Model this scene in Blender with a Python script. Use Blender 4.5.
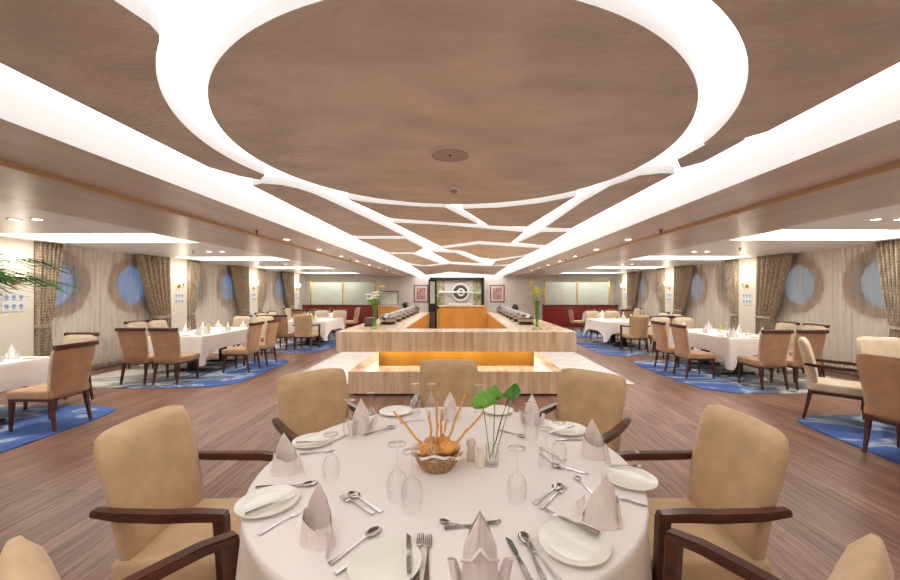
import bpy, bmesh, math, random
from mathutils import Vector, Matrix
C = bpy.context.scene
COL = C.collection
PI = math.pi
random.seed(7)
for o in list(bpy.data.objects): bpy.data.objects.remove(o)

# ---------------------------------------------------------------- camera, world, exposure
EYE = 1.6; F = 370.0
cd = bpy.data.cameras.new('camera'); cam = bpy.data.objects.new('camera', cd); COL.objects.link(cam)
cam.location = (0, 0, EYE); cam.rotation_euler = (PI/2, 0, 0)
cd.sensor_width = 36; cd.lens = 36*F/900; cd.shift_x = -10/900; cd.shift_y = 3/900; cd.clip_start = .05
C.camera = cam
C.view_settings.view_transform = 'Standard'; C.view_settings.look = 'None'
C.view_settings.gamma = 1; C.view_settings.use_curve_mapping = False
C.view_settings.exposure = 0.48
W = bpy.data.worlds.new('world'); C.world = W; W.use_nodes = True
nt = W.node_tree; bg = nt.nodes['Background']
tc = nt.nodes.new('ShaderNodeTexCoord'); sx = nt.nodes.new('ShaderNodeSeparateXYZ'); cr = nt.nodes.new('ShaderNodeValToRGB')
mr = nt.nodes.new('ShaderNodeMapRange'); mr.inputs[1].default_value = -1; mr.inputs[2].default_value = 1
nt.links.new(tc.outputs['Generated'], sx.inputs[0]); nt.links.new(sx.outputs[0], mr.inputs[0]); nt.links.new(mr.outputs[0], cr.inputs[0])
cr.color_ramp.elements[0].position = .3; cr.color_ramp.elements[0].color = (.15, .25, .38, 1)
cr.color_ramp.elements[1].position = .7; cr.color_ramp.elements[1].color = (.30, .285, .27, 1)
nt.links.new(cr.outputs[0], bg.inputs[0]); bg.inputs[1].default_value = 1.25

RECESS_GLOW = 2.1      # recess ceiling itself glows, standing in for its hidden LEDs
BAY_GLOW = 4.2         # trough tops of the window bays, glowing in place of hidden LEDs
SPOT_W = 62            # each downlight
SCONCE_W = 2.5

# ---------------------------------------------------------------- materials
def lin(c): return tuple(((v/255)/12.92 if v/255 <= .04045 else ((v/255+.055)/1.055)**2.4) for v in c)
def mat(name, rgb, rough=.6, metal=0, spec=.5, var=0, scale=8, bump=0, bscale=60, stretch=(1,1,1), coat=0, sheen=0, detail=4, rgb2=None, coords='Object'):
    m = bpy.data.materials.new(name); m.use_nodes = True
    n = m.node_tree; p = n.nodes['Principled BSDF']
    p.inputs['Base Color'].default_value = (*lin(rgb), 1); p.inputs['Roughness'].default_value = rough
    p.inputs['Metallic'].default_value = metal; p.inputs['Specular IOR Level'].default_value = spec
    p.inputs['Coat Weight'].default_value = coat; p.inputs['Sheen Weight'].default_value = sheen
    t = n.nodes.new('ShaderNodeTexCoord'); mp = n.nodes.new('ShaderNodeMapping'); mp.inputs['Scale'].default_value = stretch
    n.links.new(t.outputs[coords], mp.inputs[0])
    if var or rgb2:
        no = n.nodes.new('ShaderNodeTexNoise'); no.inputs['Scale'].default_value = scale; no.inputs['Detail'].default_value = detail
        n.links.new(mp.outputs[0], no.inputs['Vector'])
        r = n.nodes.new('ShaderNodeValToRGB'); r.color_ramp.elements[0].position = .33; r.color_ramp.elements[1].position = .67
        a = rgb if rgb2 else tuple(v*(1-var) for v in rgb); b = rgb2 or tuple(min(255, v*(1+var)) for v in rgb)
        r.color_ramp.elements[0].color = (*lin(a), 1); r.color_ramp.elements[1].color = (*lin(b), 1)
        n.links.new(no.outputs[0], r.inputs[0]); n.links.new(r.outputs[0], p.inputs['Base Color'])
    if bump:
        n2 = n.nodes.new('ShaderNodeTexNoise'); n2.inputs['Scale'].default_value = bscale; n2.inputs['Detail'].default_value = 5
        n.links.new(mp.outputs[0], n2.inputs['Vector'])
        b = n.nodes.new('ShaderNodeBump'); b.inputs['Strength'].default_value = bump; b.inputs['Distance'].default_value = .01
        n.links.new(n2.outputs[0], b.inputs['Height']); n.links.new(b.outputs[0], p.inputs['Normal'])
    return m
def emit(name, rgb, s):
    m = bpy.data.materials.new(name); m.use_nodes = True; n = m.node_tree; n.nodes.clear()
    e = n.nodes.new('ShaderNodeEmission'); o = n.nodes.new('ShaderNodeOutputMaterial')
    e.inputs[0].default_value = (*lin(rgb), 1); e.inputs[1].default_value = s; n.links.new(e.outputs[0], o.inputs[0]); return m
def clear(name, tint=(255, 255, 255), edge=.5, base=.04, rough=.02, blend=.35):
    m = bpy.data.materials.new(name); m.use_nodes = True; n = m.node_tree; n.nodes.clear()
    o = n.nodes.new('ShaderNodeOutputMaterial'); t = n.nodes.new('ShaderNodeBsdfTransparent'); g = n.nodes.new('ShaderNodeBsdfGlossy')
    t.inputs[0].default_value = (*lin(tint), 1); g.inputs['Roughness'].default_value = rough
    lw = n.nodes.new('ShaderNodeLayerWeight'); lw.inputs[0].default_value = blend
    ma = n.nodes.new('ShaderNodeMath'); ma.operation = 'MULTIPLY_ADD'; ma.inputs[1].default_value = edge; ma.inputs[2].default_value = base
    mx = n.nodes.new('ShaderNodeMixShader')
    n.links.new(lw.outputs['Facing'], ma.inputs[0]); n.links.new(ma.outputs[0], mx.inputs[0])
    n.links.new(t.outputs[0], mx.inputs[1]); n.links.new(g.outputs[0], mx.inputs[2]); n.links.new(mx.outputs[0], o.inputs[0]); return m

M = {}
M['suede'] = mat('suede', (210, 178, 136), .85, var=.045, scale=9, bump=.25, bscale=120, sheen=.25)
M['suede_pale'] = mat('suede_pale', (214, 196, 168), .85, var=.05, scale=6, bump=.2, bscale=120, sheen=.2)
M['suede_brown'] = mat('suede_brown', (190, 150, 114), .85, var=.06, scale=6, bump=.25, bscale=120, sheen=.2)
M['dark_wood'] = mat('dark_wood', (62, 30, 22), .32, rgb2=(92, 46, 32), scale=6, stretch=(1, 1, 8), coat=.3)
M['rail_wood'] = mat('rail_wood', (70, 30, 26), .35, rgb2=(96, 44, 36), scale=9, coat=.2)
M['cloth'] = mat('cloth', (243, 236, 232), .9, bump=.12, bscale=14, sheen=.1)
M['cloth_far'] = mat('cloth_far', (245, 238, 234), .9, bump=.1, bscale=10)
M['napkin'] = mat('napkin', (242, 230, 224), .9, bump=.3, bscale=90)
M['napkin_white'] = mat('napkin_white', (250, 248, 248), .85)
M['china'] = mat('china', (240, 238, 226), .25, bump=.05, bscale=120, coat=.3)
M['steel'] = mat('steel', (176, 172, 168), .14, 1)
M['steel_dark'] = mat('steel_dark', (120, 116, 112), .28, .9)
M['chafer_lid'] = mat('chafer_lid', (150, 145, 138), .3, .9)
M['chrome'] = mat('chrome', (220, 215, 205), .12, 1)
M['brass'] = mat('brass', (205, 165, 85), .25, 1)
M['gold_post'] = mat('gold_post', (215, 190, 90), .3, .7)
M['glass'] = clear('glass', edge=.55, base=.05)
M['glass_green'] = clear('glass_green', (225, 245, 200), edge=.5, base=.07)
M['pane'] = clear('pane', (215, 228, 240), edge=.3, base=.06)
M['white'] = mat('white', (238, 234, 228), .5)
M['cove_face'] = mat('cove_face', (200, 198, 196), .6)
M['ceil_side'] = mat('ceil_side', (240, 238, 240), .36, var=.015, scale=2, spec=.6)
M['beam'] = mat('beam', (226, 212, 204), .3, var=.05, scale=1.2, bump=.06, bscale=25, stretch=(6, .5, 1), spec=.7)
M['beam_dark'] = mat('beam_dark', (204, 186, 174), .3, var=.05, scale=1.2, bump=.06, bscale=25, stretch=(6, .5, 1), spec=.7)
M['bead'] = mat('bead', (214, 184, 140), .35)
M['cream'] = mat('cream', (236, 230, 216), .5, var=.015, scale=2)
M['wall_paper'] = mat('wall_paper', (246, 240, 230), .7, var=.02, scale=3)
M['back_wall'] = mat('back_wall', (236, 230, 222), .6, var=.03, scale=2)
M['ring'] = mat('ring', (166, 130, 100), .5)
M['orange'] = mat('orange', (208, 148, 66), .35, rgb2=(222, 164, 82), scale=3, stretch=(1, 6, .6), coat=.2)
M['gold_panel'] = mat('gold_panel', (156, 108, 30), .3, rgb2=(176, 126, 44), scale=3, coat=.2)
M['red_wood'] = mat('red_wood', (112, 22, 18), .25, rgb2=(140, 34, 26), scale=4, stretch=(1, 1, 5), coat=.4)
M['black'] = mat('black', (26, 22, 22), .4)
M['marble_floor'] = mat('marble_floor', (226, 224, 222), .18, var=.03, scale=4)
M['speaker'] = mat('speaker', (190, 172, 158), .5, bump=.3, bscale=300)
M['white_plastic'] = mat('white_plastic', (235, 230, 222), .4)
M['grille'] = mat('grille', (214, 206, 200), .4, .3, bump=.8, bscale=200)
M['leaf'] = mat('leaf', (58, 128, 40), .35, rgb2=(92, 168, 52), scale=30)
M['leaf_bright'] = mat('leaf_bright', (96, 160, 50), .4, rgb2=(136, 196, 76), scale=20)
M['leaf_dark'] = mat('leaf_dark', (32, 78, 56), .5, var=.2, scale=20)
M['palm'] = mat('palm', (44, 120, 54), .35, rgb2=(96, 168, 70), scale=8)
M['stem_brown'] = mat('stem_brown', (92, 52, 34), .6)
M['petal_white'] = mat('petal_white', (246, 246, 226), .6)
M['petal_yellow'] = mat('petal_yellow', (236, 220, 80), .6)
M['stem_green'] = mat('stem_green', (120, 178, 60), .5)
M['bread'] = mat('bread', (226, 148, 62), .6, rgb2=(240, 184, 104), scale=30, bump=.4, bscale=90)
M['bread_seed'] = mat('bread_seed', (180, 120, 66), .7, rgb2=(226, 192, 140), scale=110, bump=.6, bscale=150)
M['stick'] = mat('stick', (240, 186, 108), .6, rgb2=(220, 150, 78), scale=60)
M['wicker'] = mat('wicker', (150, 98, 56), .6, rgb2=(214, 176, 128), scale=60, bump=.8, bscale=80)
M['pepper'] = mat('pepper', (226, 206, 190), .3, coat=.3)
M['salt'] = mat('salt', (240, 230, 212), .3, coat=.3)
M['pot'] = mat('pot', (120, 78, 52), .6)
M['soil'] = mat('soil', (50, 36, 28), .9)
M['shade'] = emit('shade', (255, 232, 190), 3.5)
M['lamp_disc'] = emit('lamp_disc', (255, 240, 215), 9)
M['led'] = emit('led', (255, 244, 230), 16)
M['recess'] = emit('recess', (255, 250, 247), RECESS_GLOW)
M['bay_glow'] = emit('bay_glow', (255, 249, 238), BAY_GLOW)
M['mark_blue'] = mat('mark_blue', (140, 164, 198), .5)
M['sign_white'] = mat('sign_white', (232, 234, 236), .4)
M['frost'] = mat('frost', (196, 204, 194), .12, spec=.6, stretch=(1, 1, 14), var=.04, scale=2)
M['print_red'] = mat('print_red', (170, 60, 66), .5, rgb2=(220, 190, 180), scale=7)
M['frame_red'] = mat('frame_red', (140, 60, 62), .4)
M['mount'] = mat('mount', (228, 220, 210), .6)
M['olive'] = mat('olive', (140, 140, 60), .6, rgb2=(214, 214, 180), scale=5)

def floor_mat():
    m = bpy.data.materials.new('plank_floor'); m.use_nodes = True; n = m.node_tree; p = n.nodes['Principled BSDF']
    t = n.nodes.new('ShaderNodeTexCoord'); mp = n.nodes.new('ShaderNodeMapping'); mp.inputs['Rotation'].default_value = (0, 0, PI/2)
    n.links.new(t.outputs['Object'], mp.inputs[0])
    br = n.nodes.new('ShaderNodeTexBrick'); br.inputs['Scale'].default_value = 1; br.inputs['Brick Width'].default_value = 1.5
    br.inputs['Row Height'].default_value = .14; br.inputs['Mortar Size'].default_value = .0025; br.offset = .37
    br.inputs['Color1'].default_value = (*lin((160, 124, 108)), 1); br.inputs['Color2'].default_value = (*lin((132, 98, 84)), 1)
    br.inputs['Mortar'].default_value = (*lin((84, 56, 48)), 1); n.links.new(mp.outputs[0], br.inputs[0])
    mp2 = n.nodes.new('ShaderNodeMapping'); mp2.inputs['Scale'].default_value = (22, 1.3, 1); n.links.new(t.outputs['Object'], mp2.inputs[0])
    no = n.nodes.new('ShaderNodeTexNoise'); no.inputs['Scale'].default_value = 1.2; no.inputs['Detail'].default_value = 8; no.inputs['Roughness'].default_value = .65
    n.links.new(mp2.outputs[0], no.inputs['Vector'])
    r = n.nodes.new('ShaderNodeValToRGB'); r.color_ramp.elements[0].position = .3; r.color_ramp.elements[1].position = .72
    r.color_ramp.elements[0].color = (.36, .32, .30, 1); r.color_ramp.elements[1].color = (1.38, 1.33, 1.28, 1)
    n.links.new(no.outputs[0], r.inputs[0])
    mx = n.nodes.new('ShaderNodeMix'); mx.data_type = 'RGBA'; mx.blend_type = 'MULTIPLY'; mx.inputs[0].default_value = 1
    n.links.new(br.outputs['Color'], mx.inputs[6]); n.links.new(r.outputs[0], mx.inputs[7]); n.links.new(mx.outputs[2], p.inputs['Base Color'])
    p.inputs['Roughness'].default_value = .36; return m
M['floor'] = floor_mat()
def panel_mat():
    m = mat('pearl_plaster', (226, 213, 198), .36, var=.06, scale=3, detail=10, bump=1.0, bscale=22, stretch=(1, 1.6, 1), spec=.7)
    return m
M['panel'] = panel_mat()
def stone_mat():
    m = bpy.data.materials.new('vein_stone'); m.use_nodes = True; n = m.node_tree; p = n.nodes['Principled BSDF']
    t = n.nodes.new('ShaderNodeTexCoord'); mp = n.nodes.new('ShaderNodeMapping'); mp.inputs['Scale'].default_value = (9, 2.2, .8)
    mp.inputs['Rotation'].default_value = (0, .06, .3)
    n.links.new(t.outputs['Object'], mp.inputs[0])
    no = n.nodes.new('ShaderNodeTexNoise'); no.inputs['Scale'].default_value = 1.4; no.inputs['Detail'].default_value = 7; no.inputs['Roughness'].default_value = .6
    n.links.new(mp.outputs[0], no.inputs['Vector'])
    r = n.nodes.new('ShaderNodeValToRGB'); e = r.color_ramp.elements
    e[0].position = .3; e[0].color = (*lin((204, 166, 126)), 1); e[1].position = .7; e[1].color = (*lin((246, 226, 200)), 1)
    x = e.new(.5); x.color = (*lin((230, 202, 168)), 1)
    n.links.new(no.outputs[0], r.inputs[0]); n.links.new(r.outputs[0], p.inputs['Base Color']); p.inputs['Roughness'].default_value = .25
    return m
M['stone'] = stone_mat()
def rug_mat(sign):
    m = bpy.data.materials.new('rug_%s' % ('left' if sign < 0 else 'right')); m.use_nodes = True; n = m.node_tree; p = n.nodes['Principled BSDF']
    t = n.nodes.new('ShaderNodeTexCoord'); s = n.nodes.new('ShaderNodeSeparateXYZ'); n.links.new(t.outputs['Object'], s.inputs[0])
    mp = n.nodes.new('ShaderNodeMapping'); mp.inputs['Scale'].default_value = (.5, .9, 1); mp.inputs['Rotation'].default_value = (0, 0, .5*sign); n.links.new(t.outputs['Object'], mp.inputs[0])
    no = n.nodes.new('ShaderNodeTexNoise'); no.inputs['Scale'].default_value = 1.3; no.inputs['Detail'].default_value = 2; no.inputs['Distortion'].default_value = 1.6
    n.links.new(mp.outputs[0], no.inputs['Vector'])
    ma = n.nodes.new('ShaderNodeMath'); ma.operation = 'MULTIPLY_ADD'; ma.inputs[1].default_value = .21*sign; n.links.new(s.outputs[0], ma.inputs[0]); n.links.new(no.outputs[0], ma.inputs[2])
    r = n.nodes.new('ShaderNodeValToRGB'); e = r.color_ramp.elements; e[0].position = .1; e[0].color = (*lin((66, 94, 160)), 1)
    e[1].position = .95; e[1].color = (*lin((196, 190, 172)), 1)
    for pos, c in ((.28, (84, 116, 178)), (.33, (176, 194, 214)), (.37, (92, 108, 146)), (.46, (104, 114, 132)), (.5, (214, 216, 214)), (.56, (150, 156, 160)), (.68, (168, 164, 150)), (.74, (214, 210, 198))):
        x = e.new(pos); x.color = (*lin(c), 1)
    n.links.new(ma.outputs[0], r.inputs[0]); n.links.new(r.outputs[0], p.inputs['Base Color']); p.inputs['Roughness'].default_value = .95
    n2 = n.nodes.new('ShaderNodeTexNoise'); n2.inputs['Scale'].default_value = 160; b = n.nodes.new('ShaderNodeBump'); b.inputs['Strength'].default_value = .6; b.inputs['Distance'].default_value = .01
    n.links.new(t.outputs['Object'], n2.inputs['Vector']); n.links.new(n2.outputs[0], b.inputs['Height']); n.links.new(b.outputs[0], p.inputs['Normal'])
    return m
M['rug_left'] = rug_mat(-1); M['rug_right'] = rug_mat(1)
def drape_mat():
    m = bpy.data.materials.new('drape_weave'); m.use_nodes = True; n = m.node_tree; p = n.nodes['Principled BSDF']
    t = n.nodes.new('ShaderNodeTexCoord'); mp = n.nodes.new('ShaderNodeMapping'); mp.inputs['Scale'].default_value = (1, 1, .55); n.links.new(t.outputs['Object'], mp.inputs[0])
    v = n.nodes.new('ShaderNodeTexVoronoi'); v.inputs['Scale'].default_value = 36; v.inputs['Randomness'].default_value = .35; n.links.new(mp.outputs[0], v.inputs['Vector'])
    r = n.nodes.new('ShaderNodeValToRGB'); e = r.color_ramp.elements; e[0].position = .35; e[0].color = (*lin((130, 110, 90)), 1); e[1].position = .5; e[1].color = (*lin((184, 166, 142)), 1)
    n.links.new(v.outputs[0], r.inputs[0]); n.links.new(r.outputs[0], p.inputs['Base Color']); p.inputs['Roughness'].default_value = .6; p.inputs['Sheen Weight'].default_value = .3
    return m
M['drape'] = drape_mat()
def sheer_mat():
    m = bpy.data.materials.new('sheer'); m.use_nodes = True; n = m.node_tree; n.nodes.clear()
    o = n.nodes.new('ShaderNodeOutputMaterial'); t = n.nodes.new('ShaderNodeBsdfTransparent'); d = n.nodes.new('ShaderNodeBsdfDiffuse')
    d.inputs[0].default_value = (*lin((244, 236, 226)), 1); mx = n.nodes.new('ShaderNodeMixShader'); lw = n.nodes.new('ShaderNodeLayerWeight'); lw.inputs[0].default_value = .4
    mr = n.nodes.new('ShaderNodeMapRange'); mr.inputs[3].default_value = .26; mr.inputs[4].default_value = .62
    tl = n.nodes.new('ShaderNodeBsdfTranslucent'); tl.inputs[0].default_value = d.inputs[0].default_value; m2 = n.nodes.new('ShaderNodeMixShader'); m2.inputs[0].default_value = .3
    n.links.new(d.outputs[0], m2.inputs[1]); n.links.new(tl.outputs[0], m2.inputs[2])
    n.links.new(lw.outputs['Facing'], mr.inputs[0]); n.links.new(mr.outputs[0], mx.inputs[0]); n.links.new(t.outputs[0], mx.inputs[1]); n.links.new(m2.outputs[0], mx.inputs[2]); n.links.new(mx.outputs[0], o.inputs[0]); return m
M['sheer'] = sheer_mat()

# ---------------------------------------------------------------- helpers
def obj(name, bm, m, parent=None, loc=None, smooth=False):
    me = bpy.data.meshes.new(name); bmesh.ops.recalc_face_normals(bm, faces=bm.faces); bm.to_mesh(me); bm.free()
    o = bpy.data.objects.new(name, me); COL.objects.link(o)
    for x in (m if isinstance(m, (list, tuple)) else [m]): me.materials.append(x)
    if smooth:
        for f in me.polygons: f.use_smooth = True
        if smooth != 'all':
            try: me.set_sharp_from_angle(angle=math.radians(40))
            except Exception: pass
    if parent: o.parent = parent
    if loc: o.location = loc
    return o
def tag(o, label, cat, group=None):
    o['label'] = label; o['category'] = cat
    if group: o['group'] = group
    n = len(label.split())
    if not 4 <= n <= 16: print('LABEL LENGTH', n, label)
    return o
def thing(name, label, cat, loc=(0, 0, 0), rz=0, group=None):
    o = bpy.data.objects.new(name, None); COL.objects.link(o); o.location = loc; o.rotation_euler = (0, 0, rz); o.empty_display_size = .1
    return tag(o, label, cat, group)
def dup(root, loc, rz, label, group=None, cat=None, scale=None):
    r = root.copy(); COL.objects.link(r); r.location = loc; r.rotation_euler = (0, 0, rz)
    if group: r['group'] = group
    tag(r, label, cat or root['category'])
    if scale: r.scale = scale
    for ch in list(root.children):
        c = ch.copy(); COL.objects.link(c); c.parent = r
        for g in list(ch.children):
            d = g.copy(); COL.objects.link(d); d.parent = c
    return r
def struct(name, bm, m, parent=None, smooth=False):
    o = obj(name, bm, m, parent, smooth=smooth)
    if not parent: o['kind'] = 'structure'
    return o
def box(bm, x0, x1, y0, y1, z0, z1, bev=0, seg=2):
    mtx = Matrix.Translation(((x0+x1)/2, (y0+y1)/2, (z0+z1)/2)) @ Matrix.Diagonal((abs(x1-x0), abs(y1-y0), abs(z1-z0), 1))
    r = bmesh.ops.create_cube(bm, size=1, matrix=mtx)
    if bev:
        es = list({e for v in r['verts'] for e in v.link_edges})
        bmesh.ops.bevel(bm, geom=es, offset=bev, segments=seg, profile=.5, affect='EDGES')
    return bm
def Bx(*a, **k): return box(bmesh.new(), *a, **k)
def lathe(bm, prof, seg=24, off=(0, 0, 0), cap=True):
    rings = []
    for r, z in prof:
        rings.append([bm.verts.new((off[0]+r*math.cos(2*PI*i/seg), off[1]+r*math.sin(2*PI*i/seg), off[2]+z)) for i in range(seg)])
    for a, b in zip(rings, rings[1:]):
        for i in range(seg): bm.faces.new((a[i], a[(i+1) % seg], b[(i+1) % seg], b[i]))
    if cap:
        if prof[0][0] > 1e-4: bm.faces.new(rings[0][::-1])
        if prof[-1][0] > 1e-4: bm.faces.new(rings[-1])
    return bm
def tube(bm, pts, rad, seg=8, flat=1.0, up=Vector((0, 0, 1))):
    pts = [Vector(p) for p in pts]; rr = rad if isinstance(rad, (list, tuple)) else [rad]*len(pts)
    rings = []
    for i, p in enumerate(pts):
        t = (pts[min(i+1, len(pts)-1)]-pts[max(i-1, 0)]).normalized()
        u = up if abs(t.dot(up)) < .95 else Vector((1, 0, 0))
        a = t.cross(u).normalized(); b = a.cross(t).normalized()
        rings.append([bm.verts.new(p+(a*math.cos(2*PI*k/seg)+b*math.sin(2*PI*k/seg)*flat)*rr[i]) for k in range(seg)])
    for A, B in zip(rings, rings[1:]):
        for k in range(seg): bm.faces.new((A[k], A[(k+1) % seg], B[(k+1) % seg], B[k]))
    bm.faces.new(rings[0][::-1]); bm.faces.new(rings[-1]); return bm
def bar(bm, pts, w, h, up=Vector((0, 0, 1))):          # rectangular section swept along points
    pts = [Vector(p) for p in pts]; rings = []
    n = len(pts)
    for i, p in enumerate(pts):
        t = (pts[min(i+1, n-1)]-pts[max(i-1, 0)]).normalized()
        u = up if abs(t.dot(up)) < .95 else Vector((0, 1, 0))
        a = t.cross(u).normalized(); b = a.cross(t).normalized()
        ww = w[i] if isinstance(w, (list, tuple)) else w; hh = h[i] if isinstance(h, (list, tuple)) else h
        rings.append([bm.verts.new(p+a*sx*ww/2+b*sy*hh/2) for sx, sy in ((-1, -1), (1, -1), (1, 1), (-1, 1))])
    for A, B in zip(rings, rings[1:]):
        for k in range(4): bm.faces.new((A[k], A[(k+1) % 4], B[(k+1) % 4], B[k]))
    bm.faces.new(rings[0][::-1]); bm.faces.new(rings[-1]); return bm
def prism(bm, poly, z0, z1):
    a = [bm.verts.new((x, y, z0)) for x, y in poly]; b = [bm.verts.new((x, y, z1)) for x, y in poly]
    n = len(poly); bm.faces.new(a[::-1]); bm.faces.new(b)
    for i in range(n): bm.faces.new((a[i], a[(i+1) % n], b[(i+1) % n], b[i]))
    return bm
def blob(bm, c, r, sc=(1, 1, 1), sub=2, rot=None):
    mtx = Matrix.Translation(c) @ (rot or Matrix.Identity(4)) @ Matrix.Diagonal((r*sc[0], r*sc[1], r*sc[2], 1))
    bmesh.ops.create_icosphere(bm, subdivisions=sub, radius=1, matrix=mtx); return bm

# ---------------------------------------------------------------- the room
AX = -.04                                    # axis of the room
HALF = 7.65; YB = -2.6; YE = 18.3; ZC = 2.45; ZS = 2.5
struct('floor', Bx(-HALF-.2, HALF+.2, YB, YE+.2, -.1, 0), M['floor'])
PILS = {-1: [-.9, 2.62, 6.12, 9.73, 13.23, 16.72], 1: [-1.2, 2.3, 5.8, 9.52, 13.05, 16.6]}
WINSS = {s: [m+d for a, b in zip(PILS[s], PILS[s][1:]) for m in [(a+b)/2-.08] for d in (-.84, .84)] for s in (-1, 1)}
WZ = 1.78; WR = .49
def side_wall(s):
    bm = bmesh.new(); x = s*HALF
    def quad(y0, y1, z0, z1):
        if y1-y0 < 1e-4 or z1-z0 < 1e-4: return
        bm.faces.new([bm.verts.new(v) for v in ((x, y0, z0), (x, y1, z0), (x, y1, z1), (x, y0, z1))])
    h = .62; y = YB
    for c in WINSS[s]:
        quad(y, c-h, 0, ZS+.3); quad(c-h, c+h, 0, WZ-h); quad(c-h, c+h, WZ+h, ZS+.3); y = c+h
        n = 64; inn = []; out = []
        for i in range(n):
            a = 2*PI*i/n; k = 1/max(abs(math.cos(a)), abs(math.sin(a)))
            inn.append(bm.verts.new((x, c+WR*math.cos(a), WZ+WR*math.sin(a)))); out.append(bm.verts.new((x, c+h*k*math.cos(a), WZ+h*k*math.sin(a))))
        rev = [bm.verts.new((x+s*.18, v.co.y, v.co.z)) for v in inn]
        for i in range(n):
            j = (i+1) % n
            bm.faces.new((inn[i], inn[j], out[j], out[i])); bm.faces.new((inn[i], rev[i], rev[j], inn[j]))
    quad(y, YE, 0, ZS+.3)
    me = struct('wall_left' if s < 0 else 'wall_right', bm, M['wall_paper'])
    return me
k = 1
for s in (-1, 1):
    wl = side_wall(s)
    for c in WINSS[s]:
        fr = bmesh.new(); seg = 48
        prof = [(.47, .03), (.47, -.16), (.50, -.16), (.50, -.002), (.64, -.002), (.645, .015), (.62, .045), (.52, .05)]
        rings = [[fr.verts.new((-s*d, r*math.cos(2*PI*i/seg), r*math.sin(2*PI*i/seg))) for i in range(seg)] for r, d in prof]
        for a, b in zip(rings, rings[1:]+rings[:1]):
            for i in range(seg): fr.faces.new((a[i], a[(i+1) % seg], b[(i+1) % seg], b[i]))
        pn = bmesh.new(); ring = [pn.verts.new((0, .48*math.cos(2*PI*i/seg), .48*math.sin(2*PI*i/seg))) for i in range(seg)]
        pn.faces.new(ring); e = bmesh.ops.extrude_face_region(pn, geom=pn.faces[:]); bmesh.ops.translate(pn, vec=(s*.012, 0, 0), verts=[v for v in e['geom'] if isinstance(v, bmesh.types.BMVert)])
        w = obj('window_%d' % k, fr, M['ring'], loc=(s*HALF, c, WZ), smooth=True); w['kind'] = 'structure'
        obj('pane', pn, M['pane'], w, loc=(s*.1, 0, 0)); k += 1
for s, nm in ((-1, 'left'), (1, 'right')):
    struct('baseboard_'+nm, Bx(s*HALF, s*(HALF-.03), YB, YE, 0, .1, bev=.005), M['dark_wood'])
struct('wall_back', Bx(-HALF-.2, HALF+.2, YE, YE+.2, 0, 2.9), M['back_wall'])
struct('wall_front', Bx(-HALF-.2, HALF+.2, YB-.2, YB, 0, 2.9), M['back_wall'])
tn = 1
for s in (-1, 1):                            # pilasters
    for p in PILS[s]:
        struct('trim_%d' % tn, Bx(s*HALF, s*(HALF-.26), p-.3, p+.3, 0, ZS+.02, bev=.01), M['cream']); tn += 1

# ceiling: luminous recess, beams, side bays
ceil = struct('ceiling', Bx(-HALF-.2, HALF+.2, YB-.2, YE+.2, 2.9, 3.0), M['white'])
obj('luminous_recess', Bx(AX-2.17, AX+2.17, YB, YE, 2.60, 2.62), M['recess'], ceil)
for s in (-1, 1):
    x0 = AX+s*2.17
    bm = bmesh.new()
    sec = [(AX+s*2.17, 2.44), (AX+s*2.17, 2.66), (AX+s*4.05, 2.66), (AX+s*4.05, 2.41), (AX+s*2.86, 2.41), (AX+s*2.86, 2.44)]
    a = [bm.verts.new((x, YB, z)) for x, z in sec]; b = [bm.verts.new((x, YE, z)) for x, z in sec]
    bm.faces.new(a); bm.faces.new(b[::-1])
    for i in range(len(sec)): bm.faces.new((a[i], b[i], b[(i+1) % len(sec)], a[(i+1) % len(sec)]))
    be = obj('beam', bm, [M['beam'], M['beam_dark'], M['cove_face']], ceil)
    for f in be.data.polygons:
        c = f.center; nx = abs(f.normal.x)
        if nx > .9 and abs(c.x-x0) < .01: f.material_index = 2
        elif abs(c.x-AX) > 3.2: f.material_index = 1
    obj('bead_moulding', Bx(AX+s*2.84, AX+s*2.875, YB, YE, 2.40, 2.444, bev=.008), M['bead'], ceil)
    # bays between the beam and the windows
    xa, xb = sorted((AX+s*4.05, s*HALF)); ca, cb = sorted((AX+s*4.62, s*7.12))
    y = YB; bm = bmesh.new()
    for p in PILS[s]:
        c0, c1 = p-.52, p+.52
        if c0 > y: box(bm, xa, xb, y, c0, ZS, ZS+.05)
        box(bm, xa, ca, c0, c1, ZS, ZS+.05); box(bm, cb, xb, c0, c1, ZS, ZS+.05)
        for (q0, q1, r0, r1) in ((ca-.03, cb+.03, c0-.03, c0), (ca-.03, cb+.03, c1, c1+.03), (ca-.03, ca, c0, c1), (cb, cb+.03, c0, c1)):
            box(bm, q0, q1, r0, r1, ZS+.051, ZS+.17)
        y = c1
    box(bm, xa, xb, y, YE, ZS, ZS+.05)
    obj('bay_ceiling', bm, M['ceil_side'], ceil)
    for p in PILS[s]:
        obj('light_trough', Bx(ca, cb, p-.52, p+.52, ZS+.15, ZS+.17), M['bay_glow'], ceil)
H = ZC-EYE
def CP(x, y):                                 # a point of the suspended ceiling plane
    d = F*H/(293-y); return ((x-460)*d/F, d)
CX, CY, RI, RO = -.03, 2.28, 1.26, 1.425
XL, XR = AX-1.66, AX+1.66
def arc(r, a0, a1, n): return [(CX+r*math.cos(math.radians(a0+(a1-a0)*i/n)), CY+r*math.sin(math.radians(a0+(a1-a0)*i/n))) for i in range(n+1)]
panels = []
panels.append(arc(RI, 0, 357.5, 143))
panels.append([(XL, 2.5), (XL, YB+.1), (-1.25, YB+.1), (-1.22, -.5), (-1.15, .3), (-1.05, .8), (-1.01, 1.05), (-.98, 1.17), (-.99, 1.22)]+arc(RO, 226, 164.5, 48)+[(-1.5, 2.78), (-1.6, 2.7)])
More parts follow.
